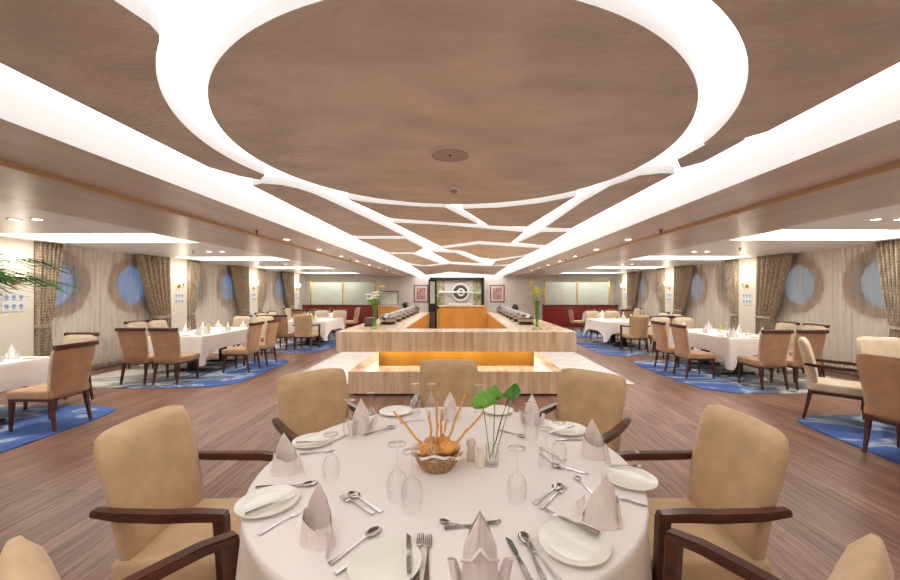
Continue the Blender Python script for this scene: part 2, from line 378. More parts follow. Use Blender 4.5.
panels.append([(XR, 1.95), (1.55, 2.05), (1.44, 2.13)]+arc(RO, -7, -62, 48)+[(.5, .85), (.15, .55), (-.2, .2), (-.35, -.5), (-.4, YB+.1), (XR, YB+.1)])
PX = [
 [(252,185.5),(262,183.4),(281,184.7),(299,188.6),(314,193.7),(337,204),(370,219.5),(404,236),(352,236)],
 [(347.6,199),(365,201.8),(383,203.8),(415,206.3),(445,207.3),(478,224),(440,222),(388.5,218)],
 [(462,208.8),(500,207.5),(540,203),(577,195.8),(527,227),(489,225.6)],
 [(675,173.5),(660,173.2),(640,175.5),(610,186),(582,202),(545,227.5),(571,228.6)],
 [(392,222.5),(440,224.6),(485,228.5),(524,232),(511,243),(479,241.2),(440,246.2)],
 [(541,232),(568,232),(546,245.5),(517,243)],
 [(356,238.8),(406,238.8),(424,248),(416,252.5),(387,252.3)],
 [(441,248.6),(479,244.3),(541,248.2),(528,254.5),(493,259.5),(479,257.6),(463,251.3)],
 [(431,251.8),(456,252.8),(482,263.6),(450,261.8)],
 [(388,253.8),(413,254),(440,263.5),(425,265.2),(408,263)],
 [(496,261),(526,256.2),(510,264.5),(492,265.5)],
 [(410,265),(428,266.2),(450,264),(484,265.8),(508,266),(497.5,275),(478,274),(450,272),(426,275)],
]
for q in PX: panels.append([CP(*p) for p in q])
for i, q in enumerate(panels):
    q = [(min(max(x, XL), XR), min(y, YE-.05)) for x, y in q]
    bm = bmesh.new(); prism(bm, q, ZC, ZC+.06)
    o = obj('ceiling_panel', bm, [M['panel'], M['cove_face']], ceil)
    for f in o.data.polygons:
        if abs(f.normal.z) < .5: f.material_index = 1
bm = bmesh.new(); prism(bm, [(1.44, 2.15), (1.58, 2.08), (1.62, 2.1), (1.62, 2.46), (1.54, 2.58), (1.42, 2.42)], ZC+.02, ZC+.05)
obj('air_grille', bm, M['grille'], ceil)

# lamps in the ceiling
def downlight(x, y, z, label, grp, spot=True, first=[None]):
    if first[0] is None:
        t = thing('ceiling_downlight', label, 'ceiling light', (x, y, z), 0, grp)
        obj('trim_ring', lathe(bmesh.new(), [(.045, .01), (.048, -.008), (.062, -.006), (.066, .002), (.066, .004)], 24, cap=False), M['white_plastic'], t, smooth=True)
        obj('lamp_face', lathe(bmesh.new(), [(.0001, -.004), (.046, -.004), (.046, -.001)], 24), M['lamp_disc'], t)
        first[0] = t
    else: t = dup(first[0], (x, y, z), 0, label, grp)
    if spot:
        l = bpy.data.lights.new('downlight_beam', 'SPOT'); l.energy = SPOT_W; l.color = (1, .96, .91); l.spot_size = 2.0; l.spot_blend = .8; l.shadow_soft_size = .06
        lo = bpy.data.objects.new('downlight_beam', l); COL.objects.link(lo); lo.location = (x, y, z-.02)
ORD = ['nearest', 'second nearest', 'third nearest', 'fourth nearest', 'fifth nearest', 'sixth nearest', 'seventh nearest', 'eighth nearest', 'farthest']
for s, nm in ((-1, 'left'), (1, 'right')):
    for i, y in enumerate((5.76, 7.1, 8.4, 9.7, 11.0, 12.3, 13.6, 14.9, 16.2)):
        downlight(AX+s*2.66, y, 2.438, 'small round downlight in the %s ceiling beam, %s the camera' % (nm, ORD[i].replace('farthest', 'farthest from') + (' to' if i < 8 else '')), 'downlights along the beams', spot=(i % 2 == 0))
    for i, y in enumerate((4.5, 8.0, 11.5, 15.0)):
        for j, dx in enumerate((0, .28)):
            downlight(AX+s*(5.1+dx), y, ZS-.002, 'small downlight in the %s window bay ceiling, %s pair, %s one' % (nm, ORD[i] if i < 3 else 'farthest', ('aisle-side', 'window-side')[j]), 'paired downlights of the window bays', spot=(j == 0))
sp = thing('ceiling_speaker', 'round flush ceiling speaker in the big brown ceiling disc', 'speaker', (-.06, 2.26, ZC))
obj('speaker_grille', lathe(bmesh.new(), [(.0001, -.008), (.108, -.006), (.112, 0)], 40), M['speaker'], sp, smooth=True)
obj('trim_ring', lathe(bmesh.new(), [(.112, -.004), (.114, -.012), (.132, -.01), (.137, 0)], 40, cap=False), M['beam'], sp, smooth=True)
obj('centre_cap', lathe(bmesh.new(), [(.0001, -.013), (.007, -.012), (.008, -.006)], 12), M['black'], sp)
sd = thing('smoke_detector', 'small white smoke detector behind the round ceiling speaker', 'smoke detector', (-.05, 3.0, ZC))
obj('base', lathe(bmesh.new(), [(.05, -.018), (.062, -.014), (.066, 0)], 28), M['white_plastic'], sd, smooth=True)
obj('sensor_head', lathe(bmesh.new(), [(.0001, -.04), (.022, -.04), (.03, -.03), (.03, -.016)], 20), M['speaker'], sd, smooth=True)
for i, (x, y, z, tx) in enumerate(((-2.72, 4.95, 2.44, 'hanging from the left beam nearest the camera'), (-2.72, 9.2, 2.44, 'hanging farther along the left beam'),
        (2.66, 4.9, 2.44, 'hanging from the right beam nearest the camera'), (2.66, 9.3, 2.44, 'hanging farther along the right beam'), (-5.7, 7.9, ZS, 'in the left bay ceiling'), (5.6, 7.4, ZS, 'in the right bay ceiling'))):
    t = thing('sprinkler_head', 'small dark sprinkler head '+tx, 'sprinkler', (x, y, z), 0, 'sprinkler heads')
    obj('escutcheon', lathe(bmesh.new(), [(.012, -.012), (.03, -.004), (.034, 0)], 20), M['steel_dark'], t, smooth=True)
    obj('nozzle', lathe(bmesh.new(), [(.0001, -.062), (.02, -.06), (.02, -.056), (.006, -.052), (.009, -.03), (.012, -.011)], 14), M['black'], t, smooth=True)

# ---------------------------------------------------------------- drapes, sheers, sconces
BAYN = ['behind the camera', 'nearest', 'second', 'third', 'fourth']
def sheer(s, y0, y1, label):
    bm = bmesh.new(); n = 150; rows = []
    for z in (.03, 1.2, ZS-.01):
        rows.append([bm.verts.new((s*(HALF-.13+.006*math.sin(i*1.05)+.012*math.sin(i*.37+1.3)), y0+(y1-y0)*i/n, z)) for i in range(n+1)])
    for a, b in zip(rows, rows[1:]):
        for i in range(n): bm.faces.new((a[i], a[i+1], b[i+1], b[i]))
    tag(obj('sheer_curtain', bm, M['sheer'], smooth='all'), label, 'sheer curtain', 'sheer curtains over the portholes')
def drape(s, y0, y1, tie, label):
    t = thing('drape', label, 'curtain', (s*(HALF-.27), y0, 0), 0, 'patterned drapes beside the portholes')
    W_ = y1-y0; bm = bmesh.new(); n = 72; rows = []
    ks = [0, .3, .6, .8, .92, 1.0, 1.08, 1.2, 1.5, 1.8, 2.1, 2.35, ZS-.012]
    for z in ks:
        if z > 1.0: f = .46+.54*((z-1)/1.5)**.75
        else: f = .46+.16*(1-z)
        amp = .06 if z != 1.0 else .03
        ya = 0 if tie == 0 else W_*(1-f)
        rows.append([bm.verts.new((s*amp*math.sin(i/n*PI*2*6+z*.3), ya+W_*f*i/n, z+.012)) for i in range(n+1)])
    for a, b in zip(rows, rows[1:]):
        for i in range(n): bm.faces.new((a[i], a[i+1], b[i+1], b[i]))
    o = obj('curtain_panel', bm, M['drape'], t, smooth='all')
    mo = o.modifiers.new('thickness', 'SOLIDIFY'); mo.thickness = .006; mo.offset = 0
    ya = 0 if tie == 0 else W_*.54
    obj('tieback', Bx(-.065, .065, ya-.012, ya+W_*.46+.012, .97, 1.035, bev=.02), M['drape'], t, smooth=True)
def sconce(s, y, label, l2):
    x = s*(HALF-.26)
    t = thing('wall_sconce', label, 'wall light', (x, y, 1.78), 0, 'brass sconces on the pilasters')
    bm = lathe(bmesh.new(), [(.0001, 0), (.045, 0), (.05, .008), (.04, .02), (.0001, .024)], 20)
    bmesh.ops.rotate(bm, cent=(0, 0, 0), matrix=Matrix.Rotation(-s*PI/2, 3, 'Y'), verts=bm.verts); obj('back_plate', bm, M['brass'], t, smooth=True)
    bm = bmesh.new(); tube(bm, [(-s*.01, 0, 0), (-s*.05, 0, -.035), (-s*.1, 0, -.03), (-s*.12, 0, .01), (-s*.12, 0, .05)], .008, 8); obj('arm', bm, M['brass'], t, smooth=True)
    obj('candle_cup', lathe(bmesh.new(), [(.01, .04), (.03, .055), (.032, .07), (.012, .075)], 16, (-s*.12, 0, 0)), M['brass'], t, smooth=True)
    obj('lamp_shade', lathe(bmesh.new(), [(.045, .085), (.06, .13), (.066, .2), (.06, .235)], 20, (-s*.12, 0, 0)), M['shade'], t, smooth=True)
    l = bpy.data.lights.new('sconce_glow', 'POINT'); l.energy = SCONCE_W; l.color = (1, .90, .74); l.shadow_soft_size = .05
    lo = bpy.data.objects.new('sconce_glow', l); COL.objects.link(lo); lo.location = (x-s*.12, y, 2.08)
    g = thing('wall_notice', l2, 'sign', (x, y, 1.46), 0, 'notices under the sconces')
    obj('board', Bx(-s*.012, 0, -.16, .16, -.17, .17, bev=.003), M['sign_white'], g)
    for i in range(3):
        for j in range(2):
            bm = lathe(bmesh.new(), [(.0001, 0), (.03, 0), (.03, .002)], 14); bmesh.ops.rotate(bm, cent=(0, 0, 0), matrix=Matrix.Rotation(-s*PI/2, 3, 'Y'), verts=bm.verts)
            bmesh.ops.translate(bm, vec=(-s*.0125, -.1+.1*i, -.075+.15*j), verts=bm.verts)
            box(bm, -s*.0135, -s*.0125, -.1+.1*i-.022, -.1+.1*i+.022, -.075+.15*j-.055, -.075+.15*j-.038)
            obj('symbol', bm, M['mark_blue'], g)
for s, nm in ((-1, 'left'), (1, 'right')):
    PIL = PILS[s]
    for i in range(1, 5):
        a, b = PIL[i]+.3, PIL[i+1]-.3
        sheer(s, a+.01, b-.01, 'pale sheer curtain over the two portholes of the %s %s-wall bay' % (BAYN[i], nm))
        drape(s, a+.01, a+.45, 0, 'brown patterned drape tied at the near end of the %s %s-wall bay' % (BAYN[i], nm))
        drape(s, b-.98, b-.03, 1, 'brown patterned drape tied at the far end of the %s %s-wall bay' % (BAYN[i], nm))
    for i in range(2, 6):
        q = ['', '', 'nearest', 'second nearest', 'third nearest', 'farthest'][i]
        sconce(s, PIL[i], 'brass wall sconce with glowing shade on the %s %s pilaster' % (q, nm), 'white notice with six blue symbols below the sconce, %s %s pilaster' % (q, nm))

# ---------------------------------------------------------------- rugs
def rug(s, x_in, y0, y1, label, seed):
    random.seed(seed); cx, cy = s*(x_in+1.55), (y0+y1)/2; hx, hy = 1.55, (y1-y0)/2
    pts = []; n = 72
    for i in range(n):
        a = 2*PI*i/n; c, q = math.cos(a), math.sin(a)
        e = .32
        x = hx*math.copysign(abs(c)**e, c); y = hy*math.copysign(abs(q)**e, q)
        w = 1+.018*math.sin(3*a+seed)+.01*math.sin(9*a+seed*2)
        pts.append((x*w, y*w))
    pts = [(max(min(cx+x, HALF-.45), -HALF+.45)-cx, y) for x, y in pts]
    bm = bmesh.new(); prism(bm, pts, 0, .012)
    o = obj('rug', bm, M['rug_left' if s < 0 else 'rug_right'], loc=(cx, cy, 0)); tag(o, label, 'rug', 'blue and grey rugs under the side tables')
RUGZ = .012
rug(-1, 4.62, 2.6, 5.25, 'blue and grey rug under the nearest table on the left', 1)
rug(-1, 3.95, 6.2, 8.95, 'blue and beige rug under the second table on the left', 2)
rug(-1, 3.75, 9.8, 12.5, 'blue rug under the third table on the left', 3)
rug(-1, 3.95, 13.3, 16, 'blue rug under the farthest table on the left', 4)
rug(1, 4.15, 2.3, 4.85, 'blue and grey rug under the nearest table on the right', 5)
rug(1, 3.95, 5.9, 8.75, 'blue and white rug under the second table on the right', 6)
rug(1, 3.65, 9.4, 12.3, 'blue rug under the third table on the right', 7)
rug(1, 4.1, 13.2, 16, 'blue rug under the farthest table on the right', 8)

# ---------------------------------------------------------------- chairs
def pad(w0, w1, z0, z1, y0, y1, th, wrap=.03, nu=12, nv=12, pw=5, two=False):
    """upholstered slab from z0 to z1; width w0->w1, centreline y0->y1"""
    bm = bmesh.new(); G = {}
    for side in (1, -1):
        for j in range(nv+1):
            v = -1+2*j/nv; t = (v+1)/2
            for i in range(nu+1):
                u = -1+2*i/nu
                k = max(0, (1-abs(u)**pw*.78))*max(0, (1-abs(v)**(pw+2)*.92))
                hw = (w0+(w1-w0)*t)/2*(1-.05*abs(v)**10)
                y = y0+(y1-y0)*t**1.5+wrap*u*u+side*th/2*(k**.5)
                z = z0+(z1-z0)*t*(1-.028*abs(u)**8)
                G[side, j, i] = bm.verts.new((u*hw, y, z))
    for side in (1, -1):
        for j in range(nv):
            for i in range(nu):
                f = bm.faces.new((G[side, j, i], G[side, j, i+1], G[side, j+1, i+1], G[side, j+1, i]))
                if two and side == 1: f.material_index = 1
    for j in range(nv):
        for i in (0, nu):
            f = bm.faces.new((G[1, j, i], G[1, j+1, i], G[-1, j+1, i], G[-1, j, i]))
            if two: f.material_index = 1
    for i in range(nu):
        for j in (0, nv): bm.faces.new((G[1, j, i], G[1, j, i+1], G[-1, j, i+1], G[-1, j, i]))
    return bm
def seat_pad(w, d, z0, z1):
    bm = Bx(-w/2, w/2, -d/2, d/2, z0, z1, bev=.025, seg=3)
    for v in bm.verts:
        if v.co.z > (z0+z1)/2:
            v.co.z += .012*(1-(v.co.x/(w/2))**2)*(1-(v.co.y/(d/2))**2)
    return bm
def leg_bm(x, y, z1, dx, dy, t0=.022, t1=.036):
    bm = bmesh.new(); bar(bm, [(x+dx, y+dy, 0), (x+dx*.45, y+dy*.45, z1*.5), (x, y, z1)], [t0, (t0+t1)/2, t1], [t0*1.2, (t0+t1)/2*1.2, t1*1.3]); return bm
def make_armchair(label, group):
    t = thing('armchair', label, 'chair', group=group)
    obj('seat', seat_pad(.50, .52, .37, .475), M['suede'], t, smooth=True)
    obj('backrest', pad(.47, .52, .40, 1.0, -.235, -.345, .10, wrap=.035), M['suede'], t, smooth='all')
    obj('seat_rail', Bx(-.245, .245, -.24, .245, .335, .372, bev=.006), M['dark_wood'], t)
    for s in (-1, 1):
        bm = bmesh.new(); bar(bm, [(s*.272, -.30, .70), (s*.280, -.18, .69), (s*.285, 0, .685), (s*.280, .12, .685), (s*.268, .235, .672)], [.04, .05, .055, .055, .05], [.03, .036, .038, .038, .034])
        bmesh.ops.bevel(bm, geom=bm.edges[:], offset=.006, segments=2, affect='EDGES')
        obj('armrest', bm, M['dark_wood'], t, smooth=True)
        bm = bmesh.new(); bar(bm, [(s*.255, .235, 0), (s*.26, .225, .35), (s*.268, .212, .672)], [.034, .044, .05], [.034, .046, .05]); bmesh.ops.bevel(bm, geom=bm.edges[:], offset=.005, segments=1, affect='EDGES')
        obj('leg', bm, M['dark_wood'], t)
        obj('leg', leg_bm(s*.21, -.24, .38, s*.01, -.07), M['dark_wood'], t)
    return t
def make_side_chair(label, group):
    t = thing('dining_chair', label, 'chair', group=group)
    obj('seat', seat_pad(.48, .50, .37, .47), M['suede_brown'], t, smooth=True)
    obj('backrest', pad(.42, .50, .36, .965, -.235, -.325, .085, wrap=.02, nu=10, nv=10, two=True), [M['suede_brown'], M['suede_pale']], t, smooth='all')
    bm = bmesh.new(); bar(bm, [(-.245, -.322, .962), (-.13, -.338, .964), (0, -.344, .965), (.13, -.338, .964), (.245, -.322, .962)], .06, .056); bmesh.ops.bevel(bm, geom=bm.edges[:], offset=.006, segments=1, affect='EDGES')
    obj('top_rail', bm, M['rail_wood'], t)
    obj('seat_rail', Bx(-.225, .225, -.235, .235, .34, .372, bev=.006), M['dark_wood'], t)
    for s in (-1, 1):
        obj('leg', leg_bm(s*.2, .215, .36, s*.005, .01), M['dark_wood'], t)
        obj('leg', leg_bm(s*.195, -.225, .36, s*.01, -.06), M['dark_wood'], t)
    return t
TX, TY, TR, TZ = -.059, 1.874, .9, .75
arm0 = side0 = None
def put_arm(x, y, rz, label, group, z=0.0):
    global arm0
    if arm0 is None:
        arm0 = make_armchair(label, group); arm0.location = (x, y, z); arm0.rotation_euler.z = rz; return arm0
    return dup(arm0, (x, y, z), rz, label, group)
def put_side(x, y, rz, label, group, z=0.0):
    global side0
    if side0 is None:
        side0 = make_side_chair(label, group); side0.location = (x, y, z); side0.rotation_euler.z = rz; return side0
    return dup(side0, (x, y, z), rz, label, group)
for x, y, fa, tx in ((-1.215, 1.80, 182, 'at the left of the round table'), (-.915, 2.6, 133, 'at the back left of the round table'), (-.10, 2.99, 90, 'behind the round table, facing the camera'),
        (.79, 2.6, 46, 'at the back right of the round table'), (1.06, 1.80, -1, 'at the right of the round table'), (.69, 1.09, -60, 'cut off in the bottom right corner'), (-.75, 1.07, 238, 'cut off in the bottom left corner')):
    put_arm(x, y, math.radians(fa)+PI/2, 'tan suede armchair with dark wooden arms '+tx, 'armchairs around the round table')

# ---------------------------------------------------------------- tables
def round_cloth(R, ztop, zb, folds=16, seed=0):
    random.seed(seed); n = 192; bm = bmesh.new(); rings = []
    ph = [random.uniform(0, 6) for _ in range(4)]
    def ring(r, z, amp):
        vs = []
        for i in range(n):
            a = 2*PI*i/n
            w = math.sin(folds*a+ph[0]+.8*math.sin(3*a+ph[1]))+.5*math.sin((folds*1.0+5)*a+ph[2])
            rr = r+amp*w
            vs.append(bm.verts.new((rr*math.cos(a), rr*math.sin(a), z)))
        return vs
    H_ = ztop-zb
    for r, z, amp in ((R*.5, ztop, 0), (R*.93, ztop, 0), (R-.006, ztop-.001, 0), (R+.002, ztop-.006, 0), (R+.004, ztop-.03, .001), (R-.005, ztop-H_*.25, .01), (R-.01, ztop-H_*.5, .02), (R-.012, ztop-H_*.75, .028), (R-.01, zb, .034)):
        rings.append(ring(r, z, amp))
    c = bm.verts.new((0, 0, ztop))
    for i in range(n): bm.faces.new((c, rings[0][i], rings[0][(i+1) % n]))
    for a, b in zip(rings, rings[1:]):
        for i in range(n): bm.faces.new((a[i], b[i], b[(i+1) % n], a[(i+1) % n]))
    return bm
def rect_cloth(hx, hy, ztop, drop=.3, corner=.26):
    bm = bmesh.new(); per = []
    N = 26; cr = .03
    for (sx, sy) in ((1, 1), (-1, 1), (-1, -1), (1, -1)):
        a0 = {(1, 1): 0, (-1, 1): 90, (-1, -1): 180, (1, -1): 270}[sx, sy]
        for k in range(9):
            a = math.radians(a0+k*90/8); per.append((sx*(hx-cr)+cr*math.cos(a), sy*(hy-cr)+cr*math.sin(a), math.cos(a), math.sin(a), 1))
        L = 2*(hy if False else (hx if sx*sy > 0 else hy))
        for k in range(1, N):
            t = k/N
            nx, ny = {(1, 1): (0, 1), (-1, 1): (-1, 0), (-1, -1): (0, -1), (1, -1): (1, 0)}[sx, sy]
            if nx == 0: x = sx*(hx-cr)*(1-2*t); y = sy*hy
            else: x = sx*hx; y = sy*(hy-cr)*(1-2*t)
            d = min(t, 1-t)*L
            per.append((x, y, nx, ny, math.exp(-(d/.12)**1.2)))
    n = len(per); rows = []
    for q in (0, .02, .15, .4, .7, 1.0):
        row = []
        for i, (x, y, nx, ny, c) in enumerate(per):
            z = ztop-.002-(drop+corner*c)*q-(0.0 if q else 0)
            out = .004+.012*q+.05*c*q+.018*q*math.sin(i*.62+.4*math.sin(i*.21))*(.7+.8*c)+.05*c*q*math.sin(i*1.4)*(1 if c < .95 else 0)
            if q == 0: out = 0; z = ztop
            row.append(bm.verts.new((x+nx*out, y+ny*out, z)))
        rows.append(row)
    for a, b in zip(rows, rows[1:]):
        for i in range(n): bm.faces.new((a[i], a[(i+1) % n], b[(i+1) % n], b[i]))
    f = bm.faces.new(rows[0]); return bm
rt = thing('round_table', 'large round banquet table under the white cloth in front', 'table', (TX, TY, 0))
obj('tabletop', lathe(bmesh.new(), [(.0001, TZ-.03), (TR-.014, TZ-.03), (TR-.010, TZ-.026), (TR-.010, TZ-.006), (.0001, TZ-.006)], 64), M['dark_wood'], rt)
obj('pedestal', lathe(bmesh.new(), [(.0001, .04), (.07, .04), (.06, .3), (.09, TZ-.03), (.0001, TZ-.03)], 24), M['black'], rt, smooth=True)
for i in range(4):
    bm = bmesh.new(); a = PI/4+i*PI/2; bar(bm, [(0, 0, .06), (.35*math.cos(a), .35*math.sin(a), .02)], .06, .04); obj('foot', bm, M['black'], rt)
o = obj('tablecloth', round_cloth(TR, TZ, .40, 15, 3), M['cloth'], loc=(TX, TY, 0), smooth='all'); tag(o, 'white draped cloth on the large round table in front', 'tablecloth')

# shared tableware -------------------------------------------------
def napkin_hat():                              # sail-shaped peak rising from a wrapped cuff
    bm = bmesh.new(); n = 60; R = 14; S = []
    def sheet(a0, a1, rad, hf, lean, wob):
        rows = []
        for j in range(R+1):
            t = j/R; vs = []
            for i in range(n+1):
                a = a0+(a1-a0)*i/n; z = hf(a)*t; r = rad*(1-lean*(z/.19))*(1+wob*math.sin(5*a)+wob*.6*math.sin(11*a+1))
                vs.append(bm.verts.new((r*1.15*math.cos(a), r*.8*math.sin(a), z)))
            rows.append(vs)
        for p, q in zip(rows, rows[1:]):
            for i in range(n): bm.faces.new((p[i], p[i+1], q[i+1], q[i]))
    pk = 2.0
    sheet(-1.2, 4.2, .052, lambda a: .062+.125*max(0, 1-abs(a-pk)/1.9)**.9, .5, .03)
    sheet(-.2, 3.6, .046, lambda a: .05+.09*max(0, 1-abs(a-1.2)/1.4), .45, .04)
    sheet(2.6, 6.6, .057, lambda a: .105-.06*abs(a-3.3)/2.2, .35, .035)
    g = [[bm.verts.new((.058+.034*u+.004*math.sin(v*6), -.012-.05*u+.012*math.sin(u*4), .001+(.085*(1-u*.75))*v)) for u in (0, .25, .5, .75, 1)] for v in (0, .33, .66, 1)]
    for p, q in zip(g, g[1:]):
        for i in range(4): bm.faces.new((p[i], p[i+1], q[i+1], q[i]))
    return bm
def napkin_lily():                             # pointed centre with two curled wings
    bm = bmesh.new(); n = 16; rows = []
    for j in range(13):
        t = j/12; w = .0485*(1-.25*t) if t < .45 else .0430*max(0, 1-((t-.45)/.55)**1.35)+.001; vs = []
        for i in range(n+1):
            u = -1+2*i/n
            vs.append(bm.verts.new((w*u, -.03*(1-u*u)*(1-.5*t)-.004*abs(math.sin(u*5)), .19*t-(.008*abs(u) if j > 8 else 0))))
        rows.append(vs)
    for j in range(13):                        # back sheet closes the cone
        t = j/12; w = .0485*(1-.25*t) if t < .45 else .0430*max(0, 1-((t-.45)/.55)**1.35)+.001
        rows.append([bm.verts.new((w*(-1+2*i/n), .026*(1-(-1+2*i/n)**2)*(1-t), .188*t)) for i in range(n+1)])
    for rr in (rows[:13], rows[13:]):
        for a, b in zip(rr, rr[1:]):
            for i in range(n): bm.faces.new((a[i], a[i+1], b[i+1], b[i]))
    for s in (-1, 1):                          # curled wings
        g = []
        for j in range(9):
            t = j/8; vs = []
            for i in range(9):
                q = i/8; a = -PI*.5+q*PI*1.15
                r = .026*(1-.35*t)
                vs.append(bm.verts.new((s*(.048+.018*t+r*math.cos(a)*(.7+.3*t)), -.014+r*math.sin(a), .085*t*(1-.25*q))))
            g.append(vs)
        for a, b in zip(g, g[1:]):
            for i in range(8): bm.faces.new((a[i], a[i+1], b[i+1], b[i]))
    tube(bm, [(-.046, -.012, .07), (-.02, -.036, .086), (0, -.03, .11)], .004, 6); tube(bm, [(.046, -.012, .07), (.02, -.036, .086), (0, -.03, .11)], .004, 6)
    return bm
def glass_bm(k=1.0):
    return lathe(bmesh.new(), [(r*k, z*k) for r, z in ((.031, 0), (.036, .02), (.041, .05), (.040, .075), (.031, .1), (.014, .118), (.0055, .128), (.004, .15), (.004, .195), (.006, .209), (.02, .214), (.036, .217), (.036, .219), (.0001, .2195))], 32, cap=False)
def plate_bm(r=.105):
    return lathe(bmesh.new(), [(.0001, .002), (r*.6, .002), (r*.63, 0), (r*.66, .003), (r, .014), (r*1.0, .017), (r*.96, .0165), (r*.72, .008), (r*.66, .0065), (.0001, .006)], 48, cap=False)
def fork_bm(L=.2):
    bm = bmesh.new(); bar(bm, [(0, -L/2, .003), (0, -L/2+.03, .003), (0, -.0, .006), (0, L*.2, .007)], [.017, .014, .006, .006], [.003, .003, .003, .003])
    bar(bm, [(0, L*.2, .007), (0, L*.235, .0045), (0, L*.3, .004)], [.006, .02, .022], .002)
    for i in range(4):
        x = -.0095+i*.00633; bar(bm, [(x, L*.29, .004), (x, L*.4, .0035), (x*.9, L/2, .008)], [.0036, .0034, .002], .002)
    return bm
def knife_bm(L=.215):
    bm = bmesh.new(); bar(bm, [(0, -L/2, .005), (0, -L/2+.06, .005), (0, -.0, .005), (0, .008, .004)], [.014, .016, .012, .010], [.006, .006, .006, .004])
    bar(bm, [(0, .008, .004), (.002, .03, .003), (.002, L*.4, .003), (-.004, L/2, .003)], [.010, .018, .018, .003], [.0025, .002, .0016, .0012]); return bm
def spoon_bm(L=.195):
    bm = bmesh.new(); bar(bm, [(0, -L/2, .003), (0, -L/2+.03, .003), (0, 0, .006), (0, L*.22, .008)], [.018, .014, .0065, .006], .003)
    n = 20; A = []
    for k, (f, z) in enumerate(((1.0, .007), (.75, .003), (.4, .0012))):
        A.append([bm.verts.new((.0205*f*math.cos(2*PI*i/n), L*.36+.031*f*math.sin(2*PI*i/n), z+.001)) for i in range(n)])
    for a, b in zip(A, A[1:]):
        for i in range(n): bm.faces.new((a[i], a[(i+1) % n], b[(i+1) % n], b[i]))
    bm.faces.new(A[-1]); return bm
ME = {}
def shared(name, key, builder, m, loc, rz, label, cat, group, smooth=True, scale=1.0, rx=0):
    if key not in ME:
        bmx = builder()
        o = obj(name, bmx, m, smooth=smooth); ME[key] = o.data
    else:
        o = bpy.data.objects.new(name, ME[key]); COL.objects.link(o)
    o.location = loc; o.rotation_euler = (rx, 0, rz); o.scale = (scale,)*3
    return tag(o, label, cat, group)
def T(px, py):                                  # a point of the round table top
    d = F*(EYE-TZ)/(py-293); return ((px-460)*d/F, d)
Z = TZ+.001
for (px, py, r, tx) in ((385, 567, 1.08, 'at the front left of the round table'), (574, 546, 1.12, 'at the front right of the round table'), (268, 505, 1.12, 'at the left rim of the round table'),
        (313, 443, 1.05, 'at the left back, beyond the left napkin'), (396, 413, 1.1, 'at the back, left of the central chair'), (498, 412, 1.05, 'at the back, behind the green leaves'),
        (567, 431, 1.12, 'at the right back of the round table'), (630, 481, 1.08, 'at the right rim of the round table')):
    x, y = T(px, py)
    shared('side_plate', 'plate', plate_bm, M['china'], (x, y, Z), 0, 'off-white side plate '+tx, 'plate', 'side plates on the round table', scale=r)
for kind, px, py, rz, sc, tx in (('hat', 318, 541, -.35, 1.02, 'at the front left, next to the left rim plate'), ('hat', 286, 472, .3, .98, 'at the left rim of the round table'), ('lily', 361, 432, .45, 1.1, 'at the back left of the round table'),
        ('lily', 450, 419, 0, 1.0, 'before the central back chair'), ('lily', 532, 424, -.35, 1.05, 'at the back right, beyond the upright leaves'), ('hat', 594, 456, -.5, 1.0, 'at the right back rim of the table'),
        ('hat', 602, 523, 2.8, 1.05, 'at the right front, above the front right plate'), ('lily', 480, 585, 0, 1.15, 'in the centre foreground at the bottom edge')):
    x, y = T(px, py)
    o = shared('folded_napkin', 'napkin_'+kind, napkin_hat if kind == 'hat' else napkin_lily, M['napkin'], (x, y, Z), rz, 'pinkish-white folded napkin standing '+tx, 'napkin', 'napkins on the round table', smooth='all', scale=sc)
for px, py, sc, tx in ((397, 500, 1.05, 'left of the bread basket, rear one of the pair'), (412, 510, 1.05, 'left of the bread basket, front one of the pair'), (517, 502, 1.0, 'right of the leaf vase, in the open'),
        (331, 480, .95, 'at the left, beside the left napkin'), (350, 437, 1.0, 'left of the back left napkin'), (371, 427, 1.0, 'behind the back left napkin'), (415, 415, 1.0, 'at the back, left one of two before the central chair'),
        (431, 415, 1.0, 'at the back, right one of two before the central chair'), (479, 414, .95, 'behind the green leaves'), (531, 442, 1.0, 'in front of the back right napkin'), (559, 464, .95, 'left of the right back napkin'), (546, 470, .9, 'between the leaf vase and the right napkins')):
    x, y = T(px, py)
    shared('wine_glass', 'glass', glass_bm, M['glass'], (x, y, Z), 0, 'upturned wine glass '+tx, 'glass', 'upturned glasses on the round table', smooth='all', scale=sc)
